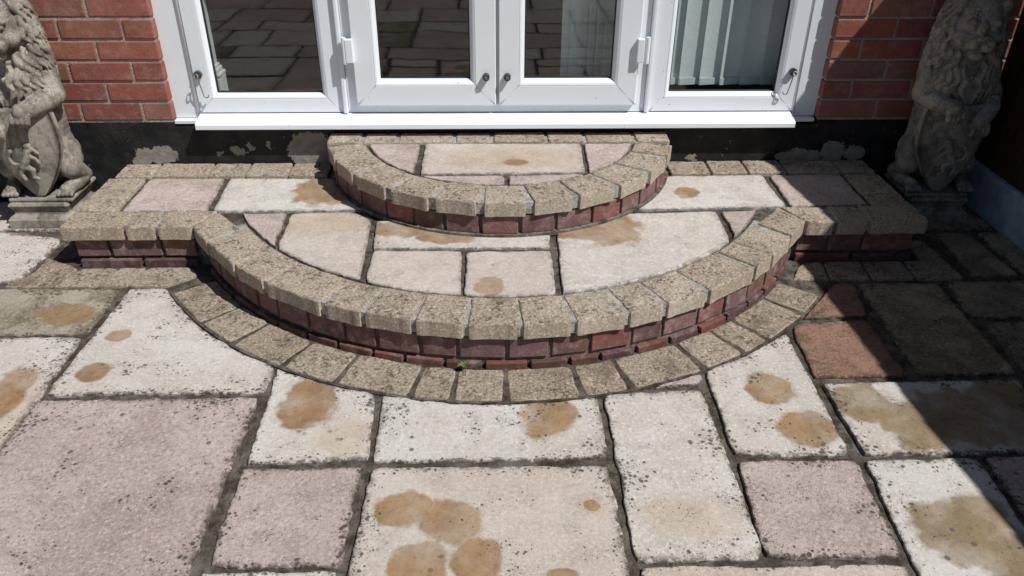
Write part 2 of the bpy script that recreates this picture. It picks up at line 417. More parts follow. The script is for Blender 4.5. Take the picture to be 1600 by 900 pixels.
def lion_material():
    t = NT('weathered_cast_stone')
    P = t.P()
    col = t.mix(t.ramp(t.noise(P, 7, 5, 0.6), 0.35, 0.68), (0.36, 0.33, 0.28), (0.24, 0.215, 0.18))
    col = t.mix(t.ramp(t.noise(P, 19, 6, 0.75), 0.48, 0.64, 0.0, 0.75), col, (0.10, 0.088, 0.072))
    col = t.mix(t.ramp(t.noise(t.vmath('MULTIPLY', P, (1.0, 1.0, 0.55)), 13, 7, 0.75, 0.6), 0.47, 0.60, 0.0, 0.6), col, (0.075, 0.066, 0.054))
    lw = t.vmath('ADD', P, t.vmath('MULTIPLY', t.noisec(P, 70, 2), (0.012, 0.012, 0.012)))
    v = t.voro(lw, 150)
    gn = t.t.nodes.new('ShaderNodeNewGeometry')
    upz = t.n('ShaderNodeSeparateXYZ', 2, ins={0: gn.outputs['Normal']})
    zz = t.n('ShaderNodeSeparateXYZ', 2, ins={0: P})
    grow = t.math('MULTIPLY', t.ramp(upz, -0.1, 0.6), t.ramp(zz, 0.30, 0.46))
    m = t.math('MULTIPLY', t.math('MULTIPLY', t.ramp(v, 0.22, 0.42, 1.0, 0.0), t.ramp(t.noise(P, 14, 5, 0.7), 0.40, 0.56)), grow)
    col = t.mix(t.math('MULTIPLY', m, 0.8), col, (0.46, 0.45, 0.42))
    g = t.noise(P, 180, 3, 0.7)
    col = t.mix(t.ramp(g, 0.34, 0.45, 0.5, 0.0), col, (0.09, 0.08, 0.065))
    h = t.math('ADD', t.math('MULTIPLY', g, 0.5), t.math('MULTIPLY', t.noise(P, 45, 6, 0.65), 0.5))
    return t.bsdf(col, 0.93, t.bump(h, 0.5, 0.004), 0.15)


def glass_material():
    t = NT('window_glass')
    g = t.t.nodes.new('ShaderNodeNewGeometry')
    c = t.math('ABSOLUTE', t.vmath('DOT_PRODUCT', g.outputs['Incoming'], g.outputs['Normal'], outp=1))
    f = t.math('POWER', t.math('SUBTRACT', 1.0, c), 5.0)
    f = t.math('ADD', t.math('MULTIPLY', f, 0.92), 0.055, clamp=True)
    tr = t.t.nodes.new('ShaderNodeBsdfTransparent')
    tr.inputs[0].default_value = (0.93, 0.955, 0.955, 1)
    gl = t.t.nodes.new('ShaderNodeBsdfGlossy')
    gl.inputs['Roughness'].default_value = 0.022
    wav = t.noise(t.P(), 2.2, 2)
    t.t.links.new(t.bump(wav, 0.05, 0.02), gl.inputs['Normal'])
    mx = t.t.nodes.new('ShaderNodeMixShader')
    t.t.links.new(f, mx.inputs[0])
    t.t.links.new(tr.outputs[0], mx.inputs[1])
    t.t.links.new(gl.outputs[0], mx.inputs[2])
    t.t.links.new(mx.outputs[0], t.out.inputs[0])
    return t.m


def wood_material(name, a, b):
    t = NT(name)
    P = t.P()
    S = t.vmath('MULTIPLY', P, (14, 14, 1.2))
    off = t.n('ShaderNodeCombineXYZ', ins={0: t.math('MULTIPLY', t.rnd(), 31.0), 1: 0.0, 2: t.math('MULTIPLY', t.rnd(), 11.0)})
    f = t.noise(t.vmath('ADD', S, off), 4, 6, 0.6, 1.0)
    col = t.mix(t.ramp(f, 0.35, 0.65), a, b)
    return t.bsdf(col, 0.85, t.bump(f, 0.5, 0.004), 0.2)


M_COPE = block_material('buff_coping_concrete', (0.48, 0.412, 0.335), (0.40, 0.34, 0.27), (0.16, 0.128, 0.098), 0.30)
M_EDGE = block_material('buff_edging_concrete', (0.43, 0.368, 0.295), (0.35, 0.295, 0.23), (0.13, 0.104, 0.08), 0.55)
M_BRICK = brick_material('red_house_brick', [(0.31, 0.105, 0.076), (0.25, 0.085, 0.066), (0.34, 0.135, 0.088), (0.28, 0.128, 0.098), (0.33, 0.12, 0.085), (0.29, 0.135, 0.09)], 0.30, 0.22)
M_RISER = brick_material('purple_riser_brick', [(0.19, 0.10, 0.092), (0.215, 0.12, 0.115), (0.25, 0.10, 0.085), (0.20, 0.118, 0.115)], 0.5, 0.6)
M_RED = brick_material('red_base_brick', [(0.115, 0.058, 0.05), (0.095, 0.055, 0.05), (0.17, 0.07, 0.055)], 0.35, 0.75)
M_JOINT = mortar_material('dark_slab_pointing', (0.085, 0.070, 0.054), (0.165, 0.152, 0.135), 0.85, (0.038, 0.031, 0.024))
M_PALE = mortar_material('pale_coping_mortar', (0.44, 0.43, 0.40), (0.33, 0.32, 0.285), 0.6, (0.11, 0.098, 0.08))
M_DARKM = mortar_material('dark_riser_mortar', (0.13, 0.115, 0.098), (0.27, 0.25, 0.22), 0.7, (0.04, 0.035, 0.03))
M_WALLM = mortar_material('grey_wall_mortar', (0.40, 0.365, 0.32), (0.33, 0.30, 0.26), 0.15)
M_PVC = pvc_material()
M_PLINTH = plinth_material()
M_LION = lion_material()
M_GLASS = glass_material()
M_FENCE = wood_material('brown_stained_timber', (0.075, 0.042, 0.024), (0.045, 0.026, 0.016))
M_METAL = plain('dull_steel', (0.30, 0.29, 0.28), 0.45, 0.5, 0.8, 0.25, 60)
M_DMETAL = plain('dark_steel', (0.10, 0.10, 0.105), 0.5, 0.5, 0.6, 0.3, 80)
M_GASKET = plain('black_gasket', (0.015, 0.015, 0.018), 0.6)
M_BLIND = plain('pale_blind_fabric', (0.76, 0.81, 0.80), 0.85, 0.2, 0, 0.05, 120)
M_INNER = plain('interior_white_paint', (0.66, 0.68, 0.64), 0.5, 0.4, 0, 0.04, 15)
M_CARPET = plain('brown_carpet', (0.20, 0.15, 0.10), 0.95, 0.1, 0, 0.35, 160)
M_ROOM = plain('interior_wall_paint', (0.24, 0.215, 0.18), 0.9, 0.1, 0, 0.05, 6)
M_GRAVEL = plain('blue_grey_painted_concrete', (0.34, 0.41, 0.48), 0.85, 0.2, 0, 0.18, 18)
M_LEAF = plain('weed_leaf', (0.12, 0.17, 0.06), 0.6, 0.3, 0, 0.3, 90)
M_ADDED_EAVES = plain('added_eaves_paint', (0.55, 0.55, 0.53), 0.6, 0.3, 0, 0.05, 5)


# ------------------------------------------------------------------ object helpers
def link(name, me, parent=None, mat=None):
    o = bpy.data.objects.new(name, me)
    COL.objects.link(o)
    if parent is not None:
        o.parent = parent
    if mat is not None and me is not None and not me.materials:
        me.materials.append(mat)
    return o


def tag(o, label=None, cat=None, group=None, kind=None):
    for k, v in (('label', label), ('category', cat), ('group', group), ('kind', kind)):
        if v:
            o[k] = v
    return o


def empty(name, loc=(0, 0, 0)):
    o = bpy.data.objects.new(name, None)
    o.empty_display_size = 0.1
    o.location = loc
    COL.objects.link(o)
    return o


def mesh(name, verts, faces, smooth=False):
    me = bpy.data.meshes.new(name)
    me.from_pydata([tuple(v) for v in verts], [], [tuple(f) for f in faces])
    me.update()
    if smooth:
        me.polygons.foreach_set('use_smooth', [True] * len(me.polygons))
    return me


class MB:
    """collects shapes into one mesh"""
    def __init__(self):
        self.v, self.f = [], []

    def add(self, v, f):
        o = len(self.v)
        self.v += [tuple(p) for p in v]
        self.f += [tuple(i + o for i in q) for q in f]
        return self

    def box(self, x0, x1, y0, y1, z0, z1, ch=0.0):
        if ch <= 0:
            v = [(x, y, z) for x in (x0, x1) for y in (y0, y1) for z in (z0, z1)]
            return self.add(v, [(0, 1, 3, 2), (4, 6, 7, 5), (0, 4, 5, 1), (2, 3, 7, 6), (0, 2, 6, 4), (1, 5, 7, 3)])
        bm = bmesh.new()
        bmesh.ops.create_cube(bm, size=1, matrix=Matrix.Translation(((x0 + x1) / 2, (y0 + y1) / 2, (z0 + z1) / 2)) @ Matrix.Diagonal((x1 - x0, y1 - y0, z1 - z0, 1)))
        bmesh.ops.bevel(bm, geom=bm.edges[:], offset=ch, segments=2, profile=0.5, affect='EDGES')
        bm.verts.index_update()
        self.add([v.co for v in bm.verts], [[v.index for v in f.verts] for f in bm.faces])
        bm.free()
        return self

    def cyl(self, c, r, h, axis='Y', n=20, r2=None):
        """solid round bar from c along +axis"""
        r2 = r if r2 is None else r2
        v, f = [], []
        for k, (rr, hh) in enumerate(((r, 0), (r2, h))):
            for i in range(n):
                a = 2 * math.pi * i / n
                p = (rr * math.cos(a), rr * math.sin(a), hh)
                if axis == 'Y':
                    p = (p[0], p[2], p[1])
                elif axis == 'X':
                    p = (p[2], p[0], p[1])
                v.append((c[0] + p[0], c[1] + p[1], c[2] + p[2]))
        f = [(i, (i + 1) % n, n + (i + 1) % n, n + i) for i in range(n)]
        f += [tuple(range(n)), tuple(range(n, 2 * n))]
        return self.add(v, f)

    def tube(self, pts, r, n=8):
        pts = [Vector(p) for p in pts]
        v, f = [], []
        for i, p in enumerate(pts):
            d = (pts[min(i + 1, len(pts) - 1)] - pts[max(i - 1, 0)]).normalized()
            a = d.orthogonal().normalized() if i == 0 else (a - d * a.dot(d)).normalized()
            b = d.cross(a)
            rr = r[i] if isinstance(r, (list, tuple)) else r
            for k in range(n):
                t = 2 * math.pi * k / n
                v.append(p + rr * (math.cos(t) * a + math.sin(t) * b))
        for i in range(len(pts) - 1):
            for k in range(n):
                f.append((i * n + k, i * n + (k + 1) % n, (i + 1) * n + (k + 1) % n, (i + 1) * n + k))
        f += [tuple(range(n))[::-1], tuple(range((len(pts) - 1) * n, len(pts) * n))]
        return self.add(v, f)

    def extrude(self, prof, x0, x1):
        """closed (y, z) outline swept along x"""
        n = len(prof)
        v = [(x0, y, z) for y, z in prof] + [(x1, y, z) for y, z in prof]
        f = [(i, (i + 1) % n, n + (i + 1) % n, n + i) for i in range(n)] + [tuple(range(n))[::-1], tuple(range(n, 2 * n))]
        return self.add(v, f)

    def prism(self, poly, z0, z1):
        n = len(poly)
        v = [(x, y, z0) for x, y in poly] + [(x, y, z1) for x, y in poly]
        f = [(i, (i + 1) % n, n + (i + 1) % n, n + i) for i in range(n)] + [tuple(range(n))[::-1], tuple(range(n, 2 * n))]
        return self.add(v, f)

    def build(self, name, mat, parent=None, smooth=False):
        me = mesh(name, self.v, self.f, smooth)
        bm = bmesh.new()
        bm.from_mesh(me)
        bmesh.ops.recalc_face_normals(bm, faces=bm.faces[:])
        bm.to_mesh(me)
        bm.free()
        return link(name, me, parent, mat)


def area2(poly):
    return sum(poly[i][0] * poly[(i + 1) % len(poly)][1] - poly[(i + 1) % len(poly)][0] * poly[i][1] for i in range(len(poly))) / 2


def densify(poly, step):
    out = []
    for i in range(len(poly)):
        a, b = Vector(poly[i]), Vector(poly[(i + 1) % len(poly)])
        k = max(1, int((b - a).length / step))
        out += [a.lerp(b, j / k) for j in range(k)]
    return out


def normals(pts):
    n = len(pts)
    out = []
    for i in range(n):
        d = (pts[(i + 1) % n] - pts[i]).normalized() + (pts[i] - pts[i - 1]).normalized()
        d = d.normalized() if d.length > 1e-6 else Vector((1, 0))
        out.append(Vector((-d.y, d.x)))        # inward for counter-clockwise outlines
    return out


def keep_out(c, r):
    def fn(p):
        d = p - Vector(c)
        return p if d.length >= r else Vector(c) + d.normalized() * r
    return fn


def keep_in(c, r, ymax=9.0):
    def fn(p):
        d = p - Vector(c)
        return p if d.length <= r or p.y > ymax else Vector(c) + d.normalized() * r
    return fn


def stone_mesh(name, poly, z, thick, seed, wob=0.004, chip=0.005, step=0.02, fit=None, corner=0.004, drop=0.0, grow=0.0):
    """a flat stone with an uneven outline, a worn arris and an 'edge' attribute (0 at the rim, 1 inside)"""
    if area2(poly) < 0:
        poly = poly[::-1]
    pts = densify(poly, step)
    if fit:
        new = []
        for p in pts:
            q = fit(p)
            if new and (q - p).length > 1e-5 and (q - new[-1]).length < 0.010:
                continue
            new.append(q)
        pts = [p for i, p in enumerate(new) if (p - new[i - 1]).length > 0.003]
    # round the corners
    for _ in range(1):
        q = []
        n = len(pts)
        for i in range(n):
            m = (pts[i - 1] + pts[(i + 1) % n]) / 2
            d = m - pts[i]
            q.append(pts[i] + d * min(0.75, corner / max(d.length, 1e-6)) if d.length > 0.003 else pts[i])
        pts = q
    nr = normals(pts)
    n = len(pts)
    per = sum((pts[(i + 1) % n] - pts[i]).length for i in range(n))
    ar = abs(area2(pts))
    deep = min(0.045, 0.45 * ar / per)
    rings = []
    sd = Vector((seed * 13.7, seed * 5.1, seed * 3.3))
    out = []
    for i, p in enumerate(pts):
        w = noise.noise(Vector((p.x, p.y, 0)) * 22 + sd) * wob + noise.noise(Vector((p.x, p.y, 0)) * 70 + sd) * wob * 0.5
        out.append(p + nr[i] * (w - grow))
    ch = [chip * (0.45 + 1.1 * abs(noise.noise(Vector((p.x, p.y, 1.7)) * 38 + sd))) for p in pts]
    V, A = [], []
    srng = random.Random(seed)
    slope = (srng.uniform(-drop, drop), srng.uniform(-drop, drop))

    def tilt(p):
        return z + (p.x - pts[0].x) * slope[0] + (p.y - pts[0].y) * slope[1]
    mid = sum(out, Vector((0, 0))) / n
    for k in range(5):
        for i in range(n):
            p = out[i]
            c = mid - p
            dist = max(c.length, 1e-4)
            c = c / dist                              # rims step in towards the middle, so rings never cross
            if k == 0:
                V.append((p.x, p.y, z - thick)); A.append(0.0)
            elif k == 1:
                V.append((p.x, p.y, tilt(p) - ch[i])); A.append(0.0)
            elif k == 2:
                q = p + c * min(ch[i] * 0.4, dist * 0.1)
                V.append((q.x, q.y, tilt(p) - ch[i] * 0.35)); A.append(0.0)
            elif k == 3:
                q = p + c * min(ch[i] * 1.2, dist * 0.2)
                V.append((q.x, q.y, tilt(q))); A.append(0.12)
            else:
                q = p + c * dist * min(0.45, deep / (0.5 * ar ** 0.5) + 0.08)
                V.append((q.x, q.y, tilt(q))); A.append(1.0)
    F = []
    for k in range(4):
        F += [(k * n + i, k * n + (i + 1) % n, (k + 1) * n + (i + 1) % n, (k + 1) * n + i) for i in range(n)]
    inner = [Vector(v[:2]) for v in V[4 * n:]]
    cen = sum(inner, Vector((0, 0))) / n
    if all((inner[i] - cen).cross(inner[(i + 1) % n] - cen) > 0 for i in range(n)):
        V.append((cen.x, cen.y, tilt(cen))); A.append(1.0)
        F += [(4 * n + i, 4 * n + (i + 1) % n, 5 * n) for i in range(n)]
    else:
        F.append(tuple(range(4 * n, 5 * n)))
    F.append(tuple(range(n))[::-1])
    me = mesh(name, V, F)
    at = me.attributes.new('edge', 'FLOAT', 'POINT')
    at.data.foreach_set('value', A)
    return me


def rect_on_arc(c, th0, th1, rin, rout, gap, taper=0.0, ribs=False):
    """rectangular block laid across an arc; th = 0 faces the lawn (-Y)"""
    tc, dt = (th0 + th1) / 2, th1 - th0
    wi = rin * dt - gap
    wo = wi + taper * (rout - rin) * dt
    rad = Vector((math.sin(tc), -math.cos(tc)))
    tan = Vector((math.cos(tc), math.sin(tc)))
    C = Vector(c)
    ri = rin * math.cos(dt / 2) + 0.002
    ro = rout * (1 + math.cos(dt / 2)) / 2 + 0.001
    out = [tuple(C + rad * ri - tan * wi / 2), tuple(C + rad * ro - tan * wo / 2)]
    if ribs:
        e = wo / 2 - 0.022
        for tt, rr in ((-e, 0), (-e + 0.003, -0.0022), (e - 0.003, -0.0022), (e, 0)):
            out.append(tuple(C + rad * (ro + rr) + tan * tt))
    return out + [tuple(C + rad * ro + tan * wo / 2), tuple(C + rad * ri + tan * wi / 2)]


def arc_pts(c, r, t0, t1, n):
    return [(c[0] + r * math.sin(t0 + (t1 - t0) * i / n), c[1] - r * math.cos(t0 + (t1 - t0) * i / n)) for i in range(n + 1)]


def annulus(mb, c, r0, r1, t0, t1, z0, z1, n=96):
    a, b = arc_pts(c, r0, t0, t1, n), arc_pts(c, r1, t0, t1, n)
    v = []
    for i in range(n + 1):
        v += [(*a[i], z0), (*b[i], z0), (*b[i], z1), (*a[i], z1)]
    f = []
    for i in range(n):
        o, p = 4 * i, 4 * i + 4
        f += [(o + 3, o + 2, p + 2, p + 3), (o + 2, o + 1, p + 1, p + 2), (o + 1, o, p, p + 1), (o, o + 3, p + 3, p)]
    f += [(0, 1, 2, 3), (4 * n + 3, 4 * n + 2, 4 * n + 1, 4 * n)]
    return mb.add(v, f)


SEED = [1]


def next_seed():
    SEED[0] += 1
    return SEED[0]


# ------------------------------------------------------------------ ground and paving
g = MB()
g.add([(-60, -60, -0.05), (60, -60, -0.05), (60, 60, -0.05), (-60, 60, -0.05)], [(0, 1, 2, 3)])
tag(g.build('ground', mortar_material('bare_soil', (0.10, 0.085, 0.06), (0.16, 0.13, 0.09), 0.4)), kind='structure')

bed = MB().box(-4.2, 1.99, -5.2, 0.02, -0.045, -0.009)
paving = tag(bed.build('paving', M_JOINT), kind='structure')

plain_slab = {k: slab_material(k) for k in KIND}
clean_slab = {k: slab_material(k, clean=True) for k in KIND}

out_ring = keep_out(A1, RING_O + 0.014)
for kind, poly, st, fa in GROUND_SLABS:
    s = next_seed()
    poly = [(x, -1.955) if y < -1.90 else (x, y) for x, y in poly]
    me = stone_mesh('slab', poly, random.uniform(-0.002, 0.002), 0.034, s, 0.0060, 0.005, fit=out_ring, drop=0.004, grow=0.0022)
    link('slab', me, paving, slab_material(kind, st, fa, False, (0.255, 0.145, 0.064) if poly[0][0] < -0.55 and kind == 'C' else (0.22, 0.155, 0.08) if poly[0][0] > 0.8 else (0.285, 0.178, 0.085)) if st or fa else plain_slab[kind])

# courses of slabs carried on around the camera and to the left of the view
def course_fill(x0, x1, y0, y1, seed):
    rng = random.Random(seed)
    y = y1
    while y - 0.2 > y0:
        h = rng.choice((0.28, 0.42, 0.56))
        h = min(h, y - y0)
        x = x0
        while x < x1 - 0.1:
            w = rng.choice((0.28, 0.42, 0.56, 0.56))
            if x + w > x1 - 0.15:
                w = x1 - x
            kind = rng.choice('CCBKKBY')
            poly = [(x + 0.006, y - h + 0.006), (x + w - 0.006, y - h + 0.006), (x + w - 0.006, y - 0.006), (x + 0.006, y - 0.006)]
            link('slab', stone_mesh('slab', poly, rng.uniform(-0.002, 0.002), 0.034, next_seed(), 0.006, 0.006, 0.04), paving, plain_slab[kind])
            x += w
        y -= h


course_fill(-2.9, 1.86, -4.6, -1.963, 3)
course_fill(-2.9, -1.96, -1.96, -0.02, 5)
for kind, poly in (('B', [(-1.94, -0.02), (-1.47, -0.02), (-1.47, -0.25), (-1.60, -0.262), (-1.94, -0.27)]), ('K', [(-1.94, -0.69), (-1.74, -0.69), (-1.74, -0.945), (-1.94, -0.945)]),
                   ('Y', [(-1.94, -0.97), (-1.72, -0.97), (-1.72, -1.565), (-1.94, -1.565)]), ('C', [(-1.94, -1.585), (-1.215, -1.585), (-1.205, -1.955), (-1.94, -1.955)]),
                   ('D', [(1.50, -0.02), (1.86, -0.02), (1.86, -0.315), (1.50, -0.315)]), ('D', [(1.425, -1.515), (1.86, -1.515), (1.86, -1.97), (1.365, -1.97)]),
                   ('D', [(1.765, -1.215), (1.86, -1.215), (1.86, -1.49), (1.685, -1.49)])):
    link('slab', stone_mesh('slab', poly, 0.0, 0.034, next_seed(), 0.006, 0.006, 0.03), paving, plain_slab[kind])

# buff edging blocks laid round the foot of the step
for a, b in zip(RING_A[:-1], RING_A[1:]):
    poly = rect_on_arc(A1, a, b, 1.134, RING_O, 0.008, 0.45)
    link('edging_block', stone_mesh('edging_block', poly, random.uniform(-0.001, 0.004), 0.05, next_seed(), 0.003, 0.006, 0.018), paving, M_EDGE)
for poly in ([(-1.585, -0.668), (-1.435, -0.668), (-1.40, -0.552), (-1.535, -0.475), (-1.53, -0.56)],
             [(-1.428, -0.668), (-1.295, -0.668), (-1.268, -0.552), (-1.390, -0.552)],
             [(-1.288, -0.668), (-1.195, -0.668), (-1.172, -0.552), (-1.258, -0.552)],
             [(-1.187, -0.668), (-1.062, -0.672), (-0.985, -0.60), (-1.03, -0.552), (-1.163, -0.552)],
             [(0.985, -0.668), (1.105, -0.672), (1.12, -0.552), (1.06, -0.552), (1.02, -0.60)],
             [(1.113, -0.670), (1.245, -0.670), (1.255, -0.552), (1.128, -0.552)],
             [(1.253, -0.670), (1.395, -0.670), (1.40, -0.552), (1.263, -0.552)],
             [(1.403, -0.670), (1.56, -0.670), (1.545, -0.40), (1.475, -0.40), (1.475, -0.552), (1.408, -0.552)]):
    link('edging_block', stone_mesh('edging_block', poly, random.uniform(0.0, 0.003), 0.05, next_seed(), 0.003, 0.006, 0.018), paving, M_EDGE)
pm = MB()
annulus(pm, A1, 1.10, RING_O + 0.008, -0.99, 1.0, -0.008, -0.0035)
pm.build('pointing', M_JOINT, paving)


# ------------------------------------------------------------------ steps
def header_bricks(parent, c, r, t0, t1, z0, z1, pitch, mat, joint=0.012, depth=0.06, vary=0.12):
    n = max(1, round(r * (t1 - t0) / pitch))
    cuts = [t0 + (t1 - t0) * (i + (random.uniform(-vary, vary) if 0 < i < n else 0)) / n for i in range(n + 1)]
    for i in range(n):
        w = r * (cuts[i + 1] - cuts[i]) - joint
        tc = (cuts[i] + cuts[i + 1]) / 2
        me = MB().box(-w / 2, w / 2, 0, depth, 0, z1 - z0, 0.003)
        o = me.build('brick', mat, parent)
        rr = r + random.uniform(-0.002, 0.002)
        o.location = (c[0] + rr * math.sin(tc), c[1] - rr * math.cos(tc), z0)
        o.rotation_euler = (0, 0, tc)


def straight_bricks(parent, cuts, y, z0, z1, mat, joint=0.012, depth=0.06, axis=0):
    for a, b in zip(cuts[:-1], cuts[1:]):
        w = b - a - joint
        o = MB().box(-w / 2, w / 2, 0, depth, 0, z1 - z0, 0.003).build('brick', mat, parent)
        if axis == 0:
            o.location = ((a + b) / 2, y + random.uniform(-0.001, 0.002), z0)
        else:                                     # faces along X: axis = -1 faces -X, +1 faces +X
            o.location = (y, (a + b) / 2, z0)
            o.rotation_euler = (0, 0, -math.pi / 2 if axis < 0 else math.pi / 2)


XL, XR, YF = -1.427, 1.462, -0.541
low = tag(empty('lower_step', (0.02, -0.55, 0)), 'wide lower step with curved front, buff coping blocks and stained cream slabs', 'step')
low_off = Vector((0.02, -0.55, 0))


def cope(parent, poly, z, thick=0.05, mat=M_COPE, wob=0.0014, chip=0.0072):
    return link('coping_block', stone_mesh('coping_block', poly, z + random.uniform(-0.0015, 0.002), thick, next_seed(), wob, chip, 0.009, corner=0.002), parent, mat)


def finish(root):
    """parts were laid out in place: keep them there under a root that stands elsewhere"""
    inv = Matrix.Translation(root.location).inverted()
    for ch in root.children:
        ch.matrix_parent_inverse = inv


# brick riser and its backing
core = MB()
core.prism([(XL + 0.035, -0.002)] + [(XL + 0.035, YF + 0.032), (-1.0, YF + 0.032)] + arc_pts(A1, 1.114, -1.085, 1.085, 80) + [(1.03, YF + 0.032), (XR - 0.035, YF + 0.032), (XR - 0.035, -0.002)], -0.02, ZP - 0.048)
core.build('backing', M_DARKM, low)
top = MB()
top.prism([(XL + 0.02, -0.003), (XL + 0.02, YF + 0.02), (-0.99, YF + 0.02)] + arc_pts(A1, 1.116, -1.06, 1.06, 80) + [(1.02, YF + 0.02), (XR - 0.02, YF + 0.02), (XR - 0.02, -0.003)], ZP - 0.046, ZP - 0.014)
top.build('mortar_bed', M_JOINT, low)
pale = MB()
annulus(pale, A1, R1I - 0.002, 1.1275, -1.03, 1.03, ZP - 0.045, ZP - 0.0055)
pale.box(XL + 0.018, -0.98, YF + 0.014, -0.43, ZP - 0.044, ZP - 0.0058)
pale.box(1.04, XR - 0.018, YF + 0.014, -0.43, ZP - 0.044, ZP - 0.0058)
pale.build('pointing', M_PALE, low)

header_bricks(low, A1, 1.121, -1.05, 1.05, 0.030, 0.098, 0.115, M_RISER)
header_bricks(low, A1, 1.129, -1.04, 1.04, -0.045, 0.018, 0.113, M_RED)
straight_bricks(low, [-1.407, -1.29, -1.115, -1.0], YF + 0.018, 0.030, 0.098, M_RISER)
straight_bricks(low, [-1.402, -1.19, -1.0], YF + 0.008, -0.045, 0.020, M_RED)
straight_bricks(low, [1.03, 1.14, 1.26, 1.44], YF + 0.018, 0.030, 0.098, M_RISER)
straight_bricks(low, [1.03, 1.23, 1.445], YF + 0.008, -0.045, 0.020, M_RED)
straight_bricks(low, [-0.51, -0.40, -0.29, -0.18, -0.07], XL + 0.020, 0.030, 0.098, M_RISER, axis=-1)
straight_bricks(low, [-0.51, -0.30, -0.07], XL + 0.012, -0.045, 0.020, M_RED, axis=-1)
straight_bricks(low, [-0.51, -0.40, -0.29, -0.18, -0.07], XR - 0.020, 0.030, 0.098, M_RISER, axis=1)

# coping: curved front, two wings, ends and the row against the wall
for a, b in zip(LOW_A[1:-2], LOW_A[2:-1]):
    cope(low, rect_on_arc(A1, a, b, R1I, R1, 0.005, 0.40, True), ZP)
cope(low, [(-0.997, -0.536), (-0.934, -0.437), (-0.834, -0.556), (-0.919, -0.648)], ZP)
cope(low, [(1.043, -0.536), (0.984, -0.428), (0.876, -0.551), (0.962, -0.640)], ZP)
fl = FRONTL_X
cope(low, [(fl[0], YF), (fl[1] - 0.004, YF), (fl[1] - 0.004, -0.425), (fl[0] + 0.004, -0.425)], ZP)
cope(low, [(fl[1] + 0.007, YF), (fl[2] - 0.006, YF), (fl[2] - 0.006, -0.425), (fl[1] + 0.007, -0.425)], ZP)
cope(low, [(fl[2] + 0.007, YF), (-1.005, YF), (-0.944, -0.425), (fl[2] + 0.007, -0.425)], ZP)
cope(low, [(1.052, YF), (1.143, YF), (1.143, -0.422), (0.995, -0.422)], ZP)
cope(low, [(1.156, YF), (1.255, YF), (1.255, -0.422), (1.156, -0.422)], ZP)
cope(low, [(1.268, YF), (XR, YF), (XR, -0.422), (1.268, -0.422)], ZP)
for y0, y1 in ((-0.421, -0.322), (-0.317, -0.140)):
    cope(low, [(XL + 0.002, y0), (-1.292, y0), (-1.292, y1), (XL + 0.002, y1)], ZP)
    cope(low, [(1.330, y0), (XR - 0.002, y0), (XR - 0.002, y1), (1.330, y1)], ZP)
for xs in (BACKL_X, BACKR_X):
    for a, b in zip(xs[:-1], xs[1:]):
        cope(low, [(max(a, XL) + 0.003, -0.124), (b - 0.004, -0.124), (b - 0.004, -0.004), (max(a, XL) + 0.003, -0.004)], ZP)
for kind, poly, st, fa in STEP_SLABS:
    me = stone_mesh('slab', poly, ZP - 0.004, 0.03, next_seed(), 0.004, 0.005, fit=keep_in(A1, R1I - 0.014, -0.428), drop=0.002)
    link('slab', me, low, slab_material(kind, st, fa, clean=True) if st or fa else clean_slab[kind])
finish(low)

upper = tag(empty('top_step', (0.026, -0.3, ZP)), 'small semicircular top step directly below the white door sill', 'step')
XA, XB = TOPROW_X[0], TOPROW_X[-1]
tend = 1.40
core = MB()
core.prism([(XA + 0.03, -0.002), (XA + 0.03, -0.12)] + arc_pts(A2, 0.632, -1.36, 1.36, 60) + [(XB - 0.03, -0.12), (XB - 0.03, -0.002)], ZP - 0.013, ZT - 0.048)
core.build('backing', M_DARKM, upper)
top = MB()
top.prism([(XA + 0.02, -0.003), (XA + 0.02, -0.12)] + arc_pts(A2, 0.630, -1.34, 1.34, 60) + [(XB - 0.02, -0.12), (XB - 0.02, -0.003)], ZT - 0.046, ZT - 0.013)
top.build('mortar_bed', M_JOINT, upper)
pale = MB()
annulus(pale, A2, R2I - 0.002, 0.6435, -1.33, 1.33, ZT - 0.045, ZT - 0.0055)
pale.box(XA + 0.012, XB - 0.012, -0.098, -0.006, ZT - 0.044, ZT - 0.006)
pale.build('pointing', M_PALE, upper)
header_bricks(upper, A2, 0.638, -1.40, 1.40, ZP + 0.004, ZT - 0.051, 0.122, M_RISER)
straight_bricks(upper, [-0.11, -0.004], XA + 0.022, ZP + 0.004, ZT - 0.051, M_RISER, axis=-1)
straight_bricks(upper, [-0.11, -0.004], XB - 0.022, ZP + 0.004, ZT - 0.051, M_RISER, axis=1)
fil = MB()
annulus(fil, A2, 0.60, 0.650, -1.36, 1.36, ZP - 0.008, ZP + 0.004)
fil.build('mortar_fillet', M_DARKM, upper)
for a, b in zip(TOP_A[:-1], TOP_A[1:]):
    cope(upper, rect_on_arc(A2, a, b, R2I, R2, 0.005, 0.30, True), ZT)
for a, b in zip(TOPROW_X[:-1], TOPROW_X[1:]):
    cope(upper, [(a + 0.004, -0.099), (b - 0.008, -0.099), (b - 0.008, -0.005), (a + 0.004, -0.005)], ZT)
for kind, poly, st, fa in TOP_SLABS:
    me = stone_mesh('slab', poly, ZT - 0.004, 0.03, next_seed(), 0.0035, 0.005, fit=keep_in(A2, R2I - 0.013), drop=0.002)
    link('slab', me, upper, slab_material(kind, st, fa, clean=True) if st or fa else clean_slab[kind])
finish(upper)

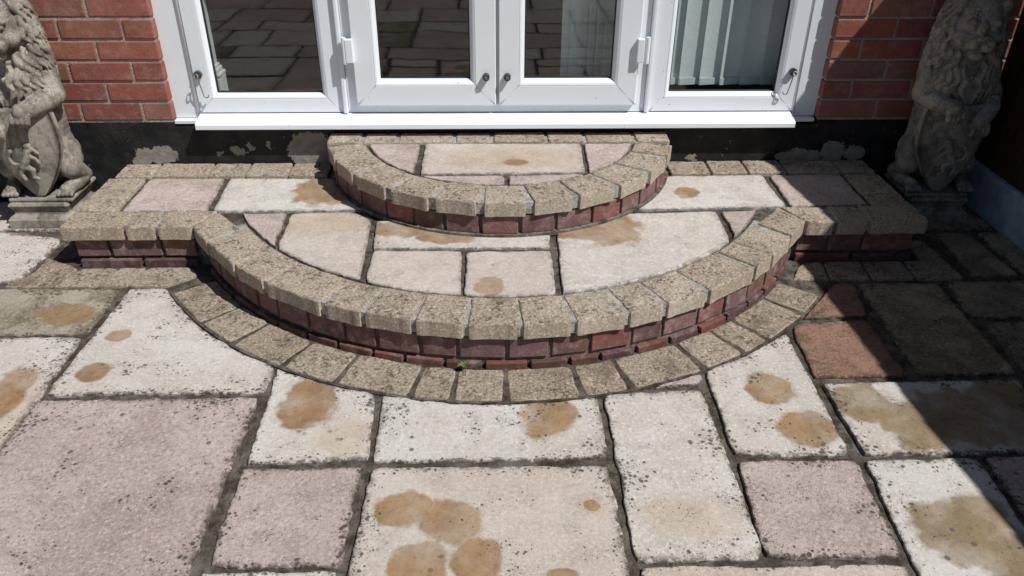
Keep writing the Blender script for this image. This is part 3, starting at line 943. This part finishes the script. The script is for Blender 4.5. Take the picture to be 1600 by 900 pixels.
# ------------------------------------------------------------------ house wall
Z0, BX0, BX1 = 0.317, -1.199, 1.240
wall = tag(empty('house_wall', (0, 0, 0)), 'red brick house wall with black painted plinth either side of the doors', 'wall')
wb = MB()
wb.box(-4.5, BX0 - 0.006, 0.0042, 0.30, Z0 - 0.004, 2.35)
wb.box(BX1 + 0.006, 1.95, 0.0042, 0.30, Z0 - 0.004, 2.35)
wb.box(BX0 - 0.006, BX1 + 0.006, 0.006, 0.30, 2.13, 2.35)
wb.build('mortar', M_WALLM, wall)
pl = MB()
pl.box(-4.5, -1.202, 0.002, 0.28, -0.02, Z0 - 0.006)
pl.box(-1.202, 1.243, 0.002, 0.28, -0.02, 0.294)
pl.box(1.243, 1.95, 0.002, 0.28, -0.02, Z0 - 0.006)
pl.build('plinth', M_PLINTH, wall)
BM = {}
def wall_brick(x0, x1, z, y1=0.10):
    w = round(x1 - x0, 3)
    if w not in BM:
        BM[w] = MB().box(-w / 2, w / 2, 0, 0.10, -0.0325, 0.0325, 0.0035)
        me = mesh('brick', BM[w].v, BM[w].f)
        me.materials.append(M_BRICK)
        BM[w] = me
    o = link('brick', BM[w], wall)
    o.location = ((x0 + x1) / 2, random.uniform(-0.0015, 0.0015), z + 0.0375 + 0.0325 - 0.0375 + 0.005)
    o.rotation_euler = (random.uniform(-0.006, 0.006), 0, random.uniform(-0.004, 0.004))
    return o
rest = MB()
for k in range(27):
    z = Z0 + 0.075 * k
    # left of the doors, counted from the reveal; half bricks alternate
    xs = [BX0]
    xs.append(BX0 - (0.1025 if k % 2 == 0 else 0.2125 if k % 4 == 1 else 0.2125))
    while xs[-1] > -2.6:
        xs.append(xs[-1] - 0.225)
    ys = [BX1]
    ys.append(BX1 + (0.1025 if k % 2 == 1 else 0.215))
    while ys[-1] < 1.93:
        ys.append(ys[-1] + 0.225)
    spans = [(xs[0] - (xs[0] - xs[1]), xs[0])] + [(b, a - 0.010) for a, b in zip(xs[1:-1], xs[2:])]
    spans += [(ys[0], ys[1])] + [(a + 0.010, min(b, 1.945)) for a, b in zip(ys[1:-1], ys[2:]) if a < 1.92]
    for a, b in spans:
        if z < 0.98:
            wall_brick(a, b, z)
        else:
            rest.box(a, b, 0, 0.10, z + 0.005, z + 0.07)
tag(rest.build('brickwork', M_BRICK, wall), kind='stuff')
ev = MB()  # overhang added above the view to keep sun off the room floor
ev.box(-4.6, 2.0, -0.42, 0.3, 2.352, 2.37)
ev.box(-4.6, 2.0, -0.445, -0.42, 2.33, 2.52)
ev.add([(-4.6, -0.44, 2.52), (2.0, -0.44, 2.52), (2.0, 2.6, 4.2), (-4.6, 2.6, 4.2)], [(0, 1, 2, 3)])
ev.build('added_eaves', M_ADDED_EAVES, wall)

# ------------------------------------------------------------------ patio doors
doors = tag(empty('patio_doors', (0.02, 0.035, 0.30)), 'white plastic patio doors with two leaves between fixed side panes', 'doors')
FT = 2.10


def ring(x0, x1, z0, z1, w, yf, yb, mb=None, wb_=None):
    """mitred frame; w = face width, bottom rail width wb_"""
    mb = mb or MB()
    wb_ = wb_ or w
    e = 0.0005
    o = [(x0, z0), (x1, z0), (x1, z1), (x0, z1)]
    i = [(x0 + w, z0 + wb_), (x1 - w, z0 + wb_), (x1 - w, z1 - w), (x0 + w, z1 - w)]
    for k in range(4):
        a, b, c, d = Vector(o[k]), Vector(o[(k + 1) % 4]), Vector(i[(k + 1) % 4]), Vector(i[k])
        t = (b - a).normalized() * e
        q = [a + t, b - t, c - t, d + t]
        ch = 0.003
        m = sum(q, Vector((0, 0))) / 4
        v = [(p.x, yb, p.y) for p in q] + [(p.x, yf + ch, p.y) for p in q]
        inn = (d - a) - t * ((d - a).dot(t) / t.length_squared)
        inn = inn.normalized() * ch
        q2 = [q[0] + inn, q[1] + inn, q[2] - inn, q[3] - inn]
        v += [(p.x, yf, p.y) for p in q2]
        f = [(0, 1, 2, 3)]
        for s in (0, 4):
            f += [(s + j, s + (j + 1) % 4, s + 4 + (j + 1) % 4, s + 4 + j) for j in range(4)]
        f.append((8, 9, 10, 11))
        mb.add(v, f)
    return mb


def bead(x0, x1, z0, z1, yf, yg, w=0.018, wbot=None):
    """sloping glazing bead from the frame face back to the glass"""
    mb = MB()
    wbot = wbot or w
    o = [(x0, z0), (x1, z0), (x1, z1), (x0, z1)]
    i = [(x0 + w, z0 + wbot), (x1 - w, z0 + wbot), (x1 - w, z1 - w), (x0 + w, z1 - w)]
    n = 3
    for k in range(4):
        rows = []
        for s in range(n + 1):
            u = s / n
            yy = yf + (yg - yf) * (u ** 2)
            for (p, q) in ((o[k], i[k]), (o[(k + 1) % 4], i[(k + 1) % 4])):
                rows.append((p[0] + (q[0] - p[0]) * u, yy, p[1] + (q[1] - p[1]) * u))
        f = [(2 * s, 2 * s + 1, 2 * s + 3, 2 * s + 2) for s in range(n)]
        b0 = len(rows)
        rows += [(o[k][0], yg + 0.01, o[k][1]), (o[(k + 1) % 4][0], yg + 0.01, o[(k + 1) % 4][1]), (i[k][0], yg + 0.01, i[k][1]), (i[(k + 1) % 4][0], yg + 0.01, i[(k + 1) % 4][1])]
        f += [(0, b0, b0 + 1, 1), (2 * n, 2 * n + 1, b0 + 3, b0 + 2)]
        mb.add(rows, f)
    return mb


# outer frame, uprights, head, bottom rail
fr = MB()
fr.box(-1.206, -1.112, 0.036, 0.10, 0.318, FT, 0.003)
fr.box(1.154, 1.250, 0.036, 0.10, 0.318, FT, 0.003)
fr.box(-1.206, 1.250, 0.037, 0.10, FT + 0.001, FT + 0.028)
fr.build('outer_frame', M_PVC, doors)
tr = MB()
tr.box(-1.202, -1.110, 0.012, 0.06, 0.302, 0.3165, 0.002)
tr.box(1.150, 1.236, 0.012, 0.06, 0.302, 0.3165, 0.002)
tr.build('trim', M_PVC, doors)
for x in (-1.1125, 1.1525):
    MB().tube([(x, 0.036, 0.335), (x, 0.036, FT)], 0.007, 8).build('cover_bead', M_PVC, doors, True)
for x in (-0.556, 0.583):
    m = MB()
    m.box(x - 0.009, x + 0.009, 0.016, 0.10, 0.338, FT - 0.001, 0.005)
    m.build('mullion', M_PVC, doors)
sl = MB()
sl.extrude([(0.030, 0.337), (-0.030, 0.326), (-0.041, 0.322), (-0.046, 0.316), (-0.047, 0.301), (-0.043, 0.298), (-0.038, 0.300), (0.0, 0.302), (0.0, 0.296), (0.034, 0.296)], -1.106, 1.142)
sl.build('sill', M_PVC, doors)

# fixed panes at the sides
for (x0, x1, lab) in ((-1.105, -0.566, 'l'), (0.593, 1.146, 'r')):
    s = ring(x0, x1, 0.339, FT - 0.002, 0.056, 0.030, 0.095)
    so = s.build('side_light', M_PVC, doors)
    bead(x0 + 0.056, x1 - 0.056, 0.395, FT - 0.058, 0.030, 0.046, 0.017).build('glazing_bead', M_PVC, so)
    gk = bead(x0 + 0.073, x1 - 0.073, 0.412, FT - 0.075, 0.046, 0.050, 0.004)
    gk.build('gasket', M_GASKET, so)
    MB().box(x0 + 0.070, x1 - 0.070, 0.050, 0.054, 0.409, FT - 0.072).build('pane', M_GLASS, so)

# the frame behind the leaves
ring(-0.546, 0.573, 0.338, FT - 0.001, 0.050, 0.030, 0.095).build('door_frame', M_PVC, doors)
# leaves
for (x0, x1, side) in ((-0.510, 0.010, -1), (0.021, 0.536, 1)):
    lf = ring(x0, x1, 0.372, FT - 0.035, 0.076, 0.008, 0.075).build('door_leaf', M_PVC, doors)
    bead(x0 + 0.076, x1 - 0.076, 0.448, FT - 0.111, 0.008, 0.026, 0.018, 0.022).build('glazing_bead', M_PVC, lf)
    bead(x0 + 0.094, x1 - 0.094, 0.470, FT - 0.129, 0.026, 0.030, 0.004).build('gasket', M_GASKET, lf)
    MB().box(x0 + 0.091, x1 - 0.091, 0.030, 0.034, 0.467, FT - 0.126).build('pane', M_GLASS, lf)
    # flag hinges at two heights (the lower one is in view)
    for hz in (0.535, 1.75):
        hx = x0 - 0.006 if side < 0 else x1 + 0.006
        h = MB()
        h.box(hx - 0.016, hx + 0.012, -0.010, 0.010, hz, hz + 0.085, 0.003) if side < 0 else h.box(hx - 0.018, hx + 0.008, -0.010, 0.010, hz, hz + 0.085, 0.003)
        h.build('hinge', M_PVC, lf)
        kx = hx + 0.020 * (1 if side > 0 else -1)
        p = MB().cyl((kx, 0.0, hz - 0.004), 0.0085, 0.094, 'Z', 14).build('hinge_pin', M_PVC, lf, False)
    # round lock on each meeting stile
    lx = -0.026 if side < 0 else 0.052
    k = MB()
    k.cyl((lx, -0.012, 0.482), 0.0125, 0.022, 'Y', 24, 0.0135)
    k.build('lock', M_DMETAL, lf)
    k = MB()
    k.box(lx - 0.0052, lx + 0.0052, -0.0150, -0.0115, 0.4765, 0.4875, 0.001)
    k.box(lx - 0.0022, lx + 0.0022, -0.0165, -0.0145, 0.4785, 0.4855)
    k.build('keyhole', M_METAL, lf)
# cover strip in the gap where the leaves meet
MB().box(0.0105, 0.0205, 0.018, 0.06, 0.374, FT - 0.036).build('meeting_strip', plain('grey_seal', (0.42, 0.43, 0.44), 0.6), doors)
# wire hooks beside the outer frame
for (hx, hz, sg) in ((-1.083, 0.486, 1), (1.122, 0.492, -1)):
    m = MB().cyl((hx, 0.016, hz), 0.0145, 0.015, 'Y', 20)
    o = m.build('hook_plate', M_DMETAL, doors)
    w = MB()
    pts = [(hx, 0.022, hz), (hx, 0.004, hz - 0.002), (hx + 0.006 * sg, -0.001, hz - 0.010), (hx + 0.008 * sg, 0.004, hz - 0.04), (hx + 0.010 * sg, 0.014, hz - 0.072)]
    for a in range(0, 8):
        t = math.radians(180 + a * 28)
        pts.append((hx + (0.019 + 0.009 * math.cos(t)) * sg, 0.013, hz - 0.074 + 0.009 * math.sin(t)))
    w.tube(pts, 0.0022, 7)
    w.tube([(hx + 0.007 * math.cos(t), -0.001 + 0.004 * math.sin(t), hz + 0.007 * math.sin(t)) for t in np.linspace(0, 6.28, 14)], 0.0022, 6)
    w.build('hook', M_METAL, o, True)
    o2 = o
finish(doors)
doors_done = True

# ------------------------------------------------------------------ the room behind
room = MB()
room.add([(-3.2, 0.10, 0.325), (3.0, 0.10, 0.325), (3.0, 4.2, 0.325), (-3.2, 4.2, 0.325)], [(0, 1, 2, 3)])
tag(room.build('room_floor', M_CARPET), kind='structure')
rw = MB()
rw.add([(-3.2, 4.2, 0.32), (3.0, 4.2, 0.32), (3.0, 4.2, 2.7), (-3.2, 4.2, 2.7)], [(0, 1, 2, 3)])
rw.add([(-3.2, 0.31, 0.32), (-3.2, 4.2, 0.32), (-3.2, 4.2, 2.7), (-3.2, 0.31, 2.7)], [(0, 1, 2, 3)])
rw.add([(3.0, 4.2, 0.32), (3.0, 0.31, 0.32), (3.0, 0.31, 2.7), (3.0, 4.2, 2.7)], [(0, 1, 2, 3)])
rw.add([(-3.2, 0.31, 0.32), (-3.2, 0.31, 2.7), (-1.21, 0.31, 2.7), (-1.21, 0.31, 0.32)], [(0, 1, 2, 3)])
rw.add([(3.0, 0.31, 0.32), (3.0, 0.31, 2.7), (1.26, 0.31, 2.7), (1.26, 0.31, 0.32)], [(0, 1, 2, 3)])
rw.add([(-1.21, 0.31, 2.12), (1.26, 0.31, 2.12), (1.26, 0.31, 2.7), (-1.21, 0.31, 2.7)], [(0, 1, 2, 3)])
rw.add([(-3.2, 0.31, 2.7), (3.0, 0.31, 2.7), (3.0, 4.2, 2.7), (-3.2, 4.2, 2.7)], [(0, 1, 2, 3)])
tag(rw.build('room_wall', M_ROOM), kind='structure')

ped = tag(empty('pedestal', (-1.07, 0.20, 0.325)), 'white moulded pedestal standing inside behind the left-hand side pane', 'pedestal')
b = MB().box(-1.115, -1.052, 0.16, 0.24, 0.3252, 0.432, 0.004)
b.build('base_block', M_INNER, ped)
m = MB()
for (h0, h1, ex) in ((0.433, 0.448, 0.006), (0.449, 0.466, -0.002), (0.467, 0.478, -0.008)):
    m.box(-1.113 - ex * 0.3, -1.056 + ex, 0.165 - ex, 0.235 + ex, h0, h1, 0.004)
m.build('moulding', M_INNER, ped)
MB().box(-1.11, -1.072, 0.175, 0.225, 0.479, 1.5, 0.003).build('shaft', M_INNER, ped)
finish(ped)

blind = tag(empty('vertical_blind', (0.7, 0.15, 0.40)), 'pale green-grey vertical blind drawn behind the right-hand panes', 'blind')
for x in list(np.arange(0.455, 0.33, -0.03)) + [0.305] + list(np.arange(0.53, 1.22, 0.080)):
    j = random.uniform(-0.05, 0.05)
    gath = x < 0.52
    ang = 0.16 + j * 0.8 + (0.55 if gath and x > 0.36 else 0)
    v, f = [], []
    n = 6
    for i in range(n + 1):
        u = (i / n - 0.5) * 0.089
        bow = 0.006 * (1 - (2 * i / n - 1) ** 2)
        for z in (0.405, 2.05):
            v.append((u * math.cos(ang) - bow * math.sin(ang), u * math.sin(ang) + bow * math.cos(ang), z))
    f = [(2 * i, 2 * i + 2, 2 * i + 3, 2 * i + 1) for i in range(n)]
    me = mesh('slat', v, f)
    o = link('slat', me, blind, M_BLIND)
    sm = o.modifiers.new('thick', 'SOLIDIFY')
    sm.thickness = 0.0012
    o.location = (x, 0.155, 0)
    me2 = MB().box(-0.041, 0.041, -0.0018, 0.0018, 0.4055, 0.432).build('weight', M_BLIND, o)
    me2.rotation_euler = (0, 0, ang)
    me2.location = (-0.004 * math.sin(ang), 0.0045 * math.cos(ang) - 0.004, 0)
finish(blind)


# ------------------------------------------------------------------ stone lions
def unit_ico(sub):
    bm = bmesh.new()
    bmesh.ops.create_icosphere(bm, subdivisions=sub, radius=1)
    bm.verts.index_update()
    v = np.array([p.co[:] for p in bm.verts])
    f = np.array([[p.index for p in q.verts] for q in bm.faces])
    bm.free()
    return v, f


ICO1, ICO2 = unit_ico(1), unit_ico(3)


class Clay:
    def __init__(self):
        self.v, self.f, self.n = [], [], 0

    def ball(self, c, r, rot=None, ico=ICO2):
        v = ico[0] * np.array(r if hasattr(r, '__len__') else (r, r, r))
        if rot is not None:
            v = v @ np.array(rot).T
        self.v.append(v + np.array(c))
        self.f.append(ico[1] + self.n)
        self.n += len(v)

    def limb(self, pts, rad, ico=ICO2, dens=0.4):
        for (a, b, ra, rb) in zip(pts[:-1], pts[1:], rad[:-1], rad[1:]):
            a, b = np.array(a, float), np.array(b, float)
            k = max(2, int(np.linalg.norm(b - a) / (dens * min(ra, rb))))
            for i in range(k + 1):
                t = i / k
                self.ball(a + (b - a) * t, ra + (rb - ra) * t, None, ico)

    def remesh(self, name, voxel, smooth=2):
        v, f = np.concatenate(self.v), np.concatenate(self.f)
        me = mesh(name, v.tolist(), f.tolist())
        o = bpy.data.objects.new('clay', me)
        COL.objects.link(o)
        r = o.modifiers.new('r', 'REMESH')
        r.mode = 'VOXEL'
        r.voxel_size = voxel
        r.use_smooth_shade = True
        if smooth:
            s = o.modifiers.new('s', 'SMOOTH')
            s.factor = 0.5
            s.iterations = smooth
        dg = bpy.context.evaluated_depsgraph_get()
        res = bpy.data.meshes.new_from_object(o.evaluated_get(dg))
        res.name = name
        bpy.data.objects.remove(o)
        bpy.data.meshes.remove(me)
        res.polygons.foreach_set('use_smooth', [True] * len(res.polygons))
        return res


def lion_body():
    c = Clay()
    rng = random.Random(11)
    # trunk, upright on the haunches
    c.limb([(0, 0.045, 0.19), (0, 0.04, 0.34), (0, 0.02, 0.50)], [0.078, 0.075, 0.095])
    c.ball((0, 0.0, 0.47), (0.108, 0.080, 0.10))
    c.ball((0, 0.02, 0.55), (0.108, 0.078, 0.08))
    for s in (-1, 1):
        # hind leg: thigh, knee, hock, paw
        c.limb([(s * 0.066, 0.04, 0.45), (s * 0.068, 0.045, 0.30), (s * 0.078, 0.04, 0.21)], [0.046, 0.042, 0.052])
        c.limb([(s * 0.086, 0.030, 0.25), (s * 0.106, -0.012, 0.195), (s * 0.120, 0.040, 0.148), (s * 0.112, -0.01, 0.132), (s * 0.098, -0.062, 0.128)],
               [0.050, 0.042, 0.028, 0.026, 0.024])
        for k in range(4):
            c.limb([(s * 0.098 + (k - 1.5) * 0.0135, -0.066, 0.126), (s * 0.098 + (k - 1.5) * 0.0150, -0.088, 0.119)], [0.0105, 0.0085])
        # arm reaching round the shield
        low_ = 0.0 if s > 0 else -0.045
        c.limb([(s * 0.090, 0.01, 0.515), (s * 0.118, -0.010, 0.465), (s * 0.098, -0.070, 0.450 + low_ * 0.5), (s * 0.052, -0.112, 0.435 + low_)],
               [0.052, 0.042, 0.034, 0.030])
        c.ball((s * 0.050, -0.116, 0.425 + low_), (0.034, 0.022, 0.026))
        for k in range(4):
            x = s * 0.050 + (k - 1.5) * 0.016
            c.limb([(x, -0.126, 0.425 + low_), (x, -0.133, 0.405 + low_), (x * 0.98, -0.127, 0.392 + low_)], [0.0115, 0.0105, 0.0075])
    # tail root and back foot
    c.limb([(0, 0.10, 0.15), (0.05, 0.11, 0.135), (0.10, 0.09, 0.135)], [0.02, 0.017, 0.014])
    # head, turned a little to its left
    ang = 0.28
    R = np.array([[math.cos(ang), -math.sin(ang), 0], [math.sin(ang), math.cos(ang), 0], [0, 0, 1]])
    H = np.array((0.010, -0.030, 0.70))

    def hb(p, r):
        c.ball(H + R @ np.array(p), r, R)
    hb((0, 0, 0), (0.072, 0.078, 0.085))
    hb((0, 0.01, 0.045), (0.066, 0.066, 0.055))
    hb((0, -0.070, -0.034), (0.041, 0.046, 0.031))
    for s in (-1, 1):
        hb((s * 0.022, -0.098, -0.040), (0.024, 0.024, 0.023))
        hb((s * 0.030, -0.066, 0.026), (0.024, 0.014, 0.012))
        hb((s * 0.030, -0.071, 0.008), (0.012, 0.009, 0.008))
        hb((s * 0.045, -0.045, -0.030), (0.030, 0.034, 0.030))
        hb((s * 0.070, 0.0, 0.068), (0.020, 0.014, 0.024))
        hb((s * 0.062, 0.01, 0.052), (0.024, 0.02, 0.03))
    hb((0, -0.070, 0.008), (0.018, 0.034, 0.028))
    hb((0, -0.112, -0.018), (0.020, 0.014, 0.012))
    hb((0, -0.078, -0.078), (0.028, 0.030, 0.017))
        # mane: one core, and rows of separate wavy locks lapping over each other like tiles
    MR = ((0.44, 0.108), (0.50, 0.124), (0.56, 0.124), (0.62, 0.118), (0.68, 0.108), (0.74, 0.096), (0.80, 0.074))

    def mr(z):
        z = max(0.44, min(0.80, z))
        for (a, b) in zip(MR[:-1], MR[1:]):
            if a[0] <= z <= b[0]:
                return a[1] + (b[1] - a[1]) * (z - a[0]) / (b[0] - a[0])
    def centre(z):
        return 0.004 * (z - 0.44) / 0.36 * 2, 0.010 + 0.012 * (z - 0.44) / 0.36
    for z in np.arange(0.47, 0.795, 0.02):
        r = mr(z) - 0.010
        cx, cy = centre(z)
        c.ball((cx, cy, z), (r, r * 0.80, 0.034))

    def lock(az, z0, length, wid, sway, ph):
        n = 12
        pts, rad = [], []
        for i in range(n):
            u = i / (n - 1)
            z = z0 - length * (u - 0.10 * u * u)
            r = mr(z) - 0.008 + 0.022 * u ** 1.3
            a = az + sway * math.sin(ph + u * 5.2) + 0.12 * u * math.copysign(1, az)
            cx, cy = centre(z)
            pts.append(np.array((cx + r * math.sin(a), cy - r * 0.82 * math.cos(a), z)))
            rad.append(wid * (0.70 + 0.5 * math.sin(math.pi * min(1.0, u * 1.15))) * (1 - 0.62 * u ** 3))
        for (p, q, r0, r1) in zip(pts[:-1], pts[1:], rad[:-1], rad[1:]):
            for t in (0.0, 0.5):
                c.ball(p + (q - p) * t, r0 + (r1 - r0) * t, None, ICO1)
    for row, z0 in enumerate((0.800, 0.755, 0.712, 0.668, 0.622, 0.578, 0.536)):
        r = mr(z0 - 0.04)
        step = 0.0265 / r
        lo = 0.95 if z0 > 0.65 else 0.62 if z0 > 0.60 else 0.10
        ph = rng.uniform(0, 6)
        for s in (-1, 1):
            a = lo + (0.5 * step if row % 2 else 0.0)
            while a < 2.75:
                lock(s * a, z0 + rng.uniform(-0.008, 0.008), 0.088 * rng.uniform(0.85, 1.15), 0.0108 * rng.uniform(0.85, 1.15), s * 0.11, ph + rng.uniform(-0.35, 0.35))
                a += step * rng.uniform(0.92, 1.08)
    for k in range(16):       # crest over the crown
        az = rng.uniform(-2.9, 2.9)
        a0 = np.array((0.01 + 0.03 * math.sin(az), 0.0 - 0.03 * math.cos(az), 0.798))
        a1 = np.array((0.01 + 0.095 * math.sin(az), 0.01 - 0.06 * math.cos(az), 0.755))
        if abs(az) > 0.7:
            c.limb([a0, (a0 + a1) / 2 + np.array((0, 0, 0.012)), a1], [0.012, 0.012, 0.006], ICO1, 0.5)
    return c.remesh('lion_body', 0.0028, 1)


def shield_mesh():
    out = []
    n = 22
    def half(u):       # half width at height u (0 tip .. 1 top)
        return 0.128 * min(1.0, (math.sin(min(1.0, u * 1.18) * math.pi / 2)) ** 0.75) * (1.0 - 0.16 * max(0, u - 0.55) / 0.45)
    H = 0.335
    V, F = [], []
    m = 12
    for side, yoff in ((0, 0.0), (1, 0.026)):
        for i in range(n + 1):
            u = i / n
            w = max(0.002, half(u))
            for j in range(m + 1):
                x = (j / m * 2 - 1)
                bow = 0.030 * (1 - x * x) * (w / 0.12)
                rim = -0.004 if (abs(x) > 0.86 or i == n) and side == 0 else 0
                V.append((x * w, -bow + yoff + rim, u * H + (0.012 * (abs(x) ** 3) if i == n else 0)))
    s = (n + 1) * (m + 1)
    for i in range(n):
        for j in range(m):
            a = i * (m + 1) + j
            F.append((a, a + 1, a + m + 2, a + m + 1))
            F.append((s + a, s + a + m + 1, s + a + m + 2, s + a + 1))
    for i in range(n):
        for j in (0, m):
            a = i * (m + 1) + j
            F.append((a, a + m + 1, s + a + m + 1, s + a))
    for j in range(m):
        a = n * (m + 1) + j
        F.append((a, a + 1, s + a + 1, s + a))
        F.append((j, s + j, s + j + 1, j + 1))
    me = mesh('shield', V, F, True)
    return me


def emblem_mesh():
    """small raised rearing beast carved on the shield"""
    c = Clay()
    Y = -0.032
    c.limb([(-0.012, Y, 0.13), (0.004, Y, 0.155), (0.014, Y, 0.185)], [0.014, 0.015, 0.013])
    c.ball((0.020, Y, 0.205), (0.014, 0.010, 0.012))
    c.limb([(0.012, Y, 0.185), (0.036, Y, 0.192), (0.050, Y, 0.178)], [0.009, 0.007, 0.006])
    c.limb([(0.006, Y, 0.170), (0.034, Y, 0.160), (0.046, Y, 0.142)], [0.009, 0.007, 0.006])
    c.limb([(-0.010, Y, 0.132), (0.018, Y, 0.118), (0.012, Y, 0.092), (0.028, Y, 0.085)], [0.012, 0.009, 0.007, 0.007])
    c.limb([(-0.014, Y, 0.128), (-0.028, Y, 0.105), (-0.018, Y, 0.082)], [0.011, 0.008, 0.007])
    c.limb([(-0.020, Y, 0.138), (-0.046, Y, 0.140), (-0.056, Y, 0.165), (-0.044, Y, 0.185)], [0.007, 0.006, 0.006, 0.009])
    return c.remesh('emblem', 0.0035, 1)


def base_mesh():
    mb = MB()
    W = 0.236
    prof = [(W / 2, 0.0), (W / 2, 0.030), (W / 2 - 0.008, 0.040), (W / 2 - 0.020, 0.046), (W / 2 - 0.022, 0.054), (W / 2 - 0.014, 0.074), (W / 2 - 0.010, 0.082), (W / 2 - 0.014, 0.090), (W / 2 - 0.026, 0.094)]
    V, F = [], []
    for r, z in prof:
        ring_ = [(-r, -r), (0, -r), (r, -r), (r, 0), (r, r), (0, r), (-r, r), (-r, 0)]
        for x, y in ring_:
            V.append((x, y, z))
    for k in range(len(prof) - 1):
        for i in range(8):
            F.append((k * 8 + i, k * 8 + (i + 1) % 8, k * 8 + 8 + (i + 1) % 8, k * 8 + 8 + i))
    F.append(tuple(range((len(prof) - 1) * 8, len(prof) * 8)))
    F.append(tuple(range(8))[::-1])
    mb.add(V, F)
    mb.box(-0.104, 0.124, -0.098, 0.108, 0.0942, 0.108, 0.005)
    return mb


L_BODY, L_SHIELD, L_EMB = lion_body(), shield_mesh(), emblem_mesh()
bo = base_mesh().build('base', M_LION)
L_BASE = bo.data
bpy.data.objects.remove(bo)


def mirrored(me):
    m2 = me.copy()
    m2.transform(Matrix.Diagonal((-1, 1, 1, 1)))
    m2.flip_normals()
    return m2


def lion(loc, mirror, label, rz=0.0):
    root = tag(empty('lion_statue', loc), label, 'statue', 'pair of stone lions flanking the steps')
    root.rotation_euler = (0, 0, rz)
    fn = mirrored if mirror else (lambda m: m)
    link('body', fn(L_BODY), root, M_LION)
    sh = link('shield', fn(L_SHIELD), root, M_LION)
    sh.location = ((-1 if mirror else 1) * 0.010, -0.083, 0.105)
    sh.rotation_euler = (-0.05, 0, 0)
    link('emblem', fn(L_EMB), sh, M_LION)
    link('base', fn(L_BASE), root, M_LION)
    return root


lion((-1.655, -0.135, 0.0022), False, 'sunlit weathered stone lion holding a shield, left of the steps')
lion((1.662, -0.140, 0.0022), True, 'shaded stone lion holding a shield, beside the fence right of the steps')

# ------------------------------------------------------------------ timber fence on the right
fence = tag(empty('timber_fence', (1.89, -2.0, 0)), 'dark brown timber fence with blue-grey concrete base in deep shade', 'fence')
PROF = [(0.0, 1.57), (-0.36, 1.575), (-0.46, 1.585), (-0.54, 1.475), (-0.9, 1.41), (-1.03, 1.37), (-1.25, 1.355), (-1.6, 1.334), (-1.9, 1.318), (-2.3, 1.275), (-3.0, 1.25), (-5.2, 1.25)]


def ftop(y):
    for (a, b) in zip(PROF[:-1], PROF[1:]):
        if b[0] <= y <= a[0]:
            return a[1] + (b[1] - a[1]) * (a[0] - y) / (a[0] - b[0])
    return 1.25


y = -0.012
while y > -5.0:
    w = 0.118
    m = MB()
    xo = 1.892 + random.uniform(0, 0.002)
    y1 = y - w - 0.004
    z = [ftop(y), ftop(y1)]
    # feather-edged board overlapping its neighbour
    v = [(xo, y, 0.16), (xo + 0.006, y1, 0.16), (xo + 0.020, y1, 0.16), (xo + 0.020, y, 0.16),
         (xo, y, z[0]), (xo + 0.006, y1, z[1]), (xo + 0.020, y1, z[1]), (xo + 0.020, y, z[0])]
    m.add(v, [(0, 1, 2, 3), (4, 7, 6, 5), (0, 4, 5, 1), (1, 5, 6, 2), (2, 6, 7, 3), (3, 7, 4, 0)])
    m.build('board', M_FENCE, fence)
    y -= w
for zr in (0.35, 1.05):
    MB().box(1.9135, 1.95, -5.1, -0.02, zr, zr + 0.08).build('rail', M_FENCE, fence)
for yp in (-0.10, -1.93, -3.76):
    MB().box(1.951, 2.04, yp - 0.09, yp, -0.04, 1.24, 0.004).build('post', M_FENCE, fence)
MB().box(1.875, 1.925, -5.1, -0.012, -0.04, 0.158, 0.006).build('gravel_board', M_GRAVEL, fence)
finish(fence)

# ------------------------------------------------------------------ weed at the foot of the riser
def weed_plant(loc, label, seed, count, size):
    weed = tag(empty('weed', loc), label, 'weed', 'weeds at the foot of the riser')
    rng = random.Random(seed)
    for k in range(count):
        a = rng.uniform(0, 6.28)
        ln = size * rng.uniform(0.6, 1.25)
        v, f = [], []
        for i in range(5):
            u = i / 4
            wd = 0.20 * size * math.sin(math.pi * (0.10 + 0.86 * u))
            z = 0.004 + size * rng.uniform(0.7, 0.9) * math.sin(u * 1.9)
            r = ln * u
            v += [(r * math.cos(a) - wd * math.sin(a), r * math.sin(a) * 0.6 + wd * math.cos(a), z), (r * math.cos(a), r * math.sin(a) * 0.6, z - 0.0015), (r * math.cos(a) + wd * math.sin(a), r * math.sin(a) * 0.6 - wd * math.cos(a), z)]
        for i in range(4):
            f += [(3 * i, 3 * i + 1, 3 * i + 4, 3 * i + 3), (3 * i + 1, 3 * i + 2, 3 * i + 5, 3 * i + 4)]
        link('leaf', mesh('leaf', v, f, True), weed, M_LEAF)


weed_plant((-0.093, -1.140, 0.0), 'small green weed below the middle of the curved brick riser', 4, 8, 0.022)
weed_plant((0.865, -0.722, 0.0), 'tiny green weed at the right-hand end of the curved riser near the shadow', 9, 5, 0.012)
weed_plant((0.46, -1.032, 0.0), 'tiny green weed by the red base bricks right of centre', 12, 5, 0.011)
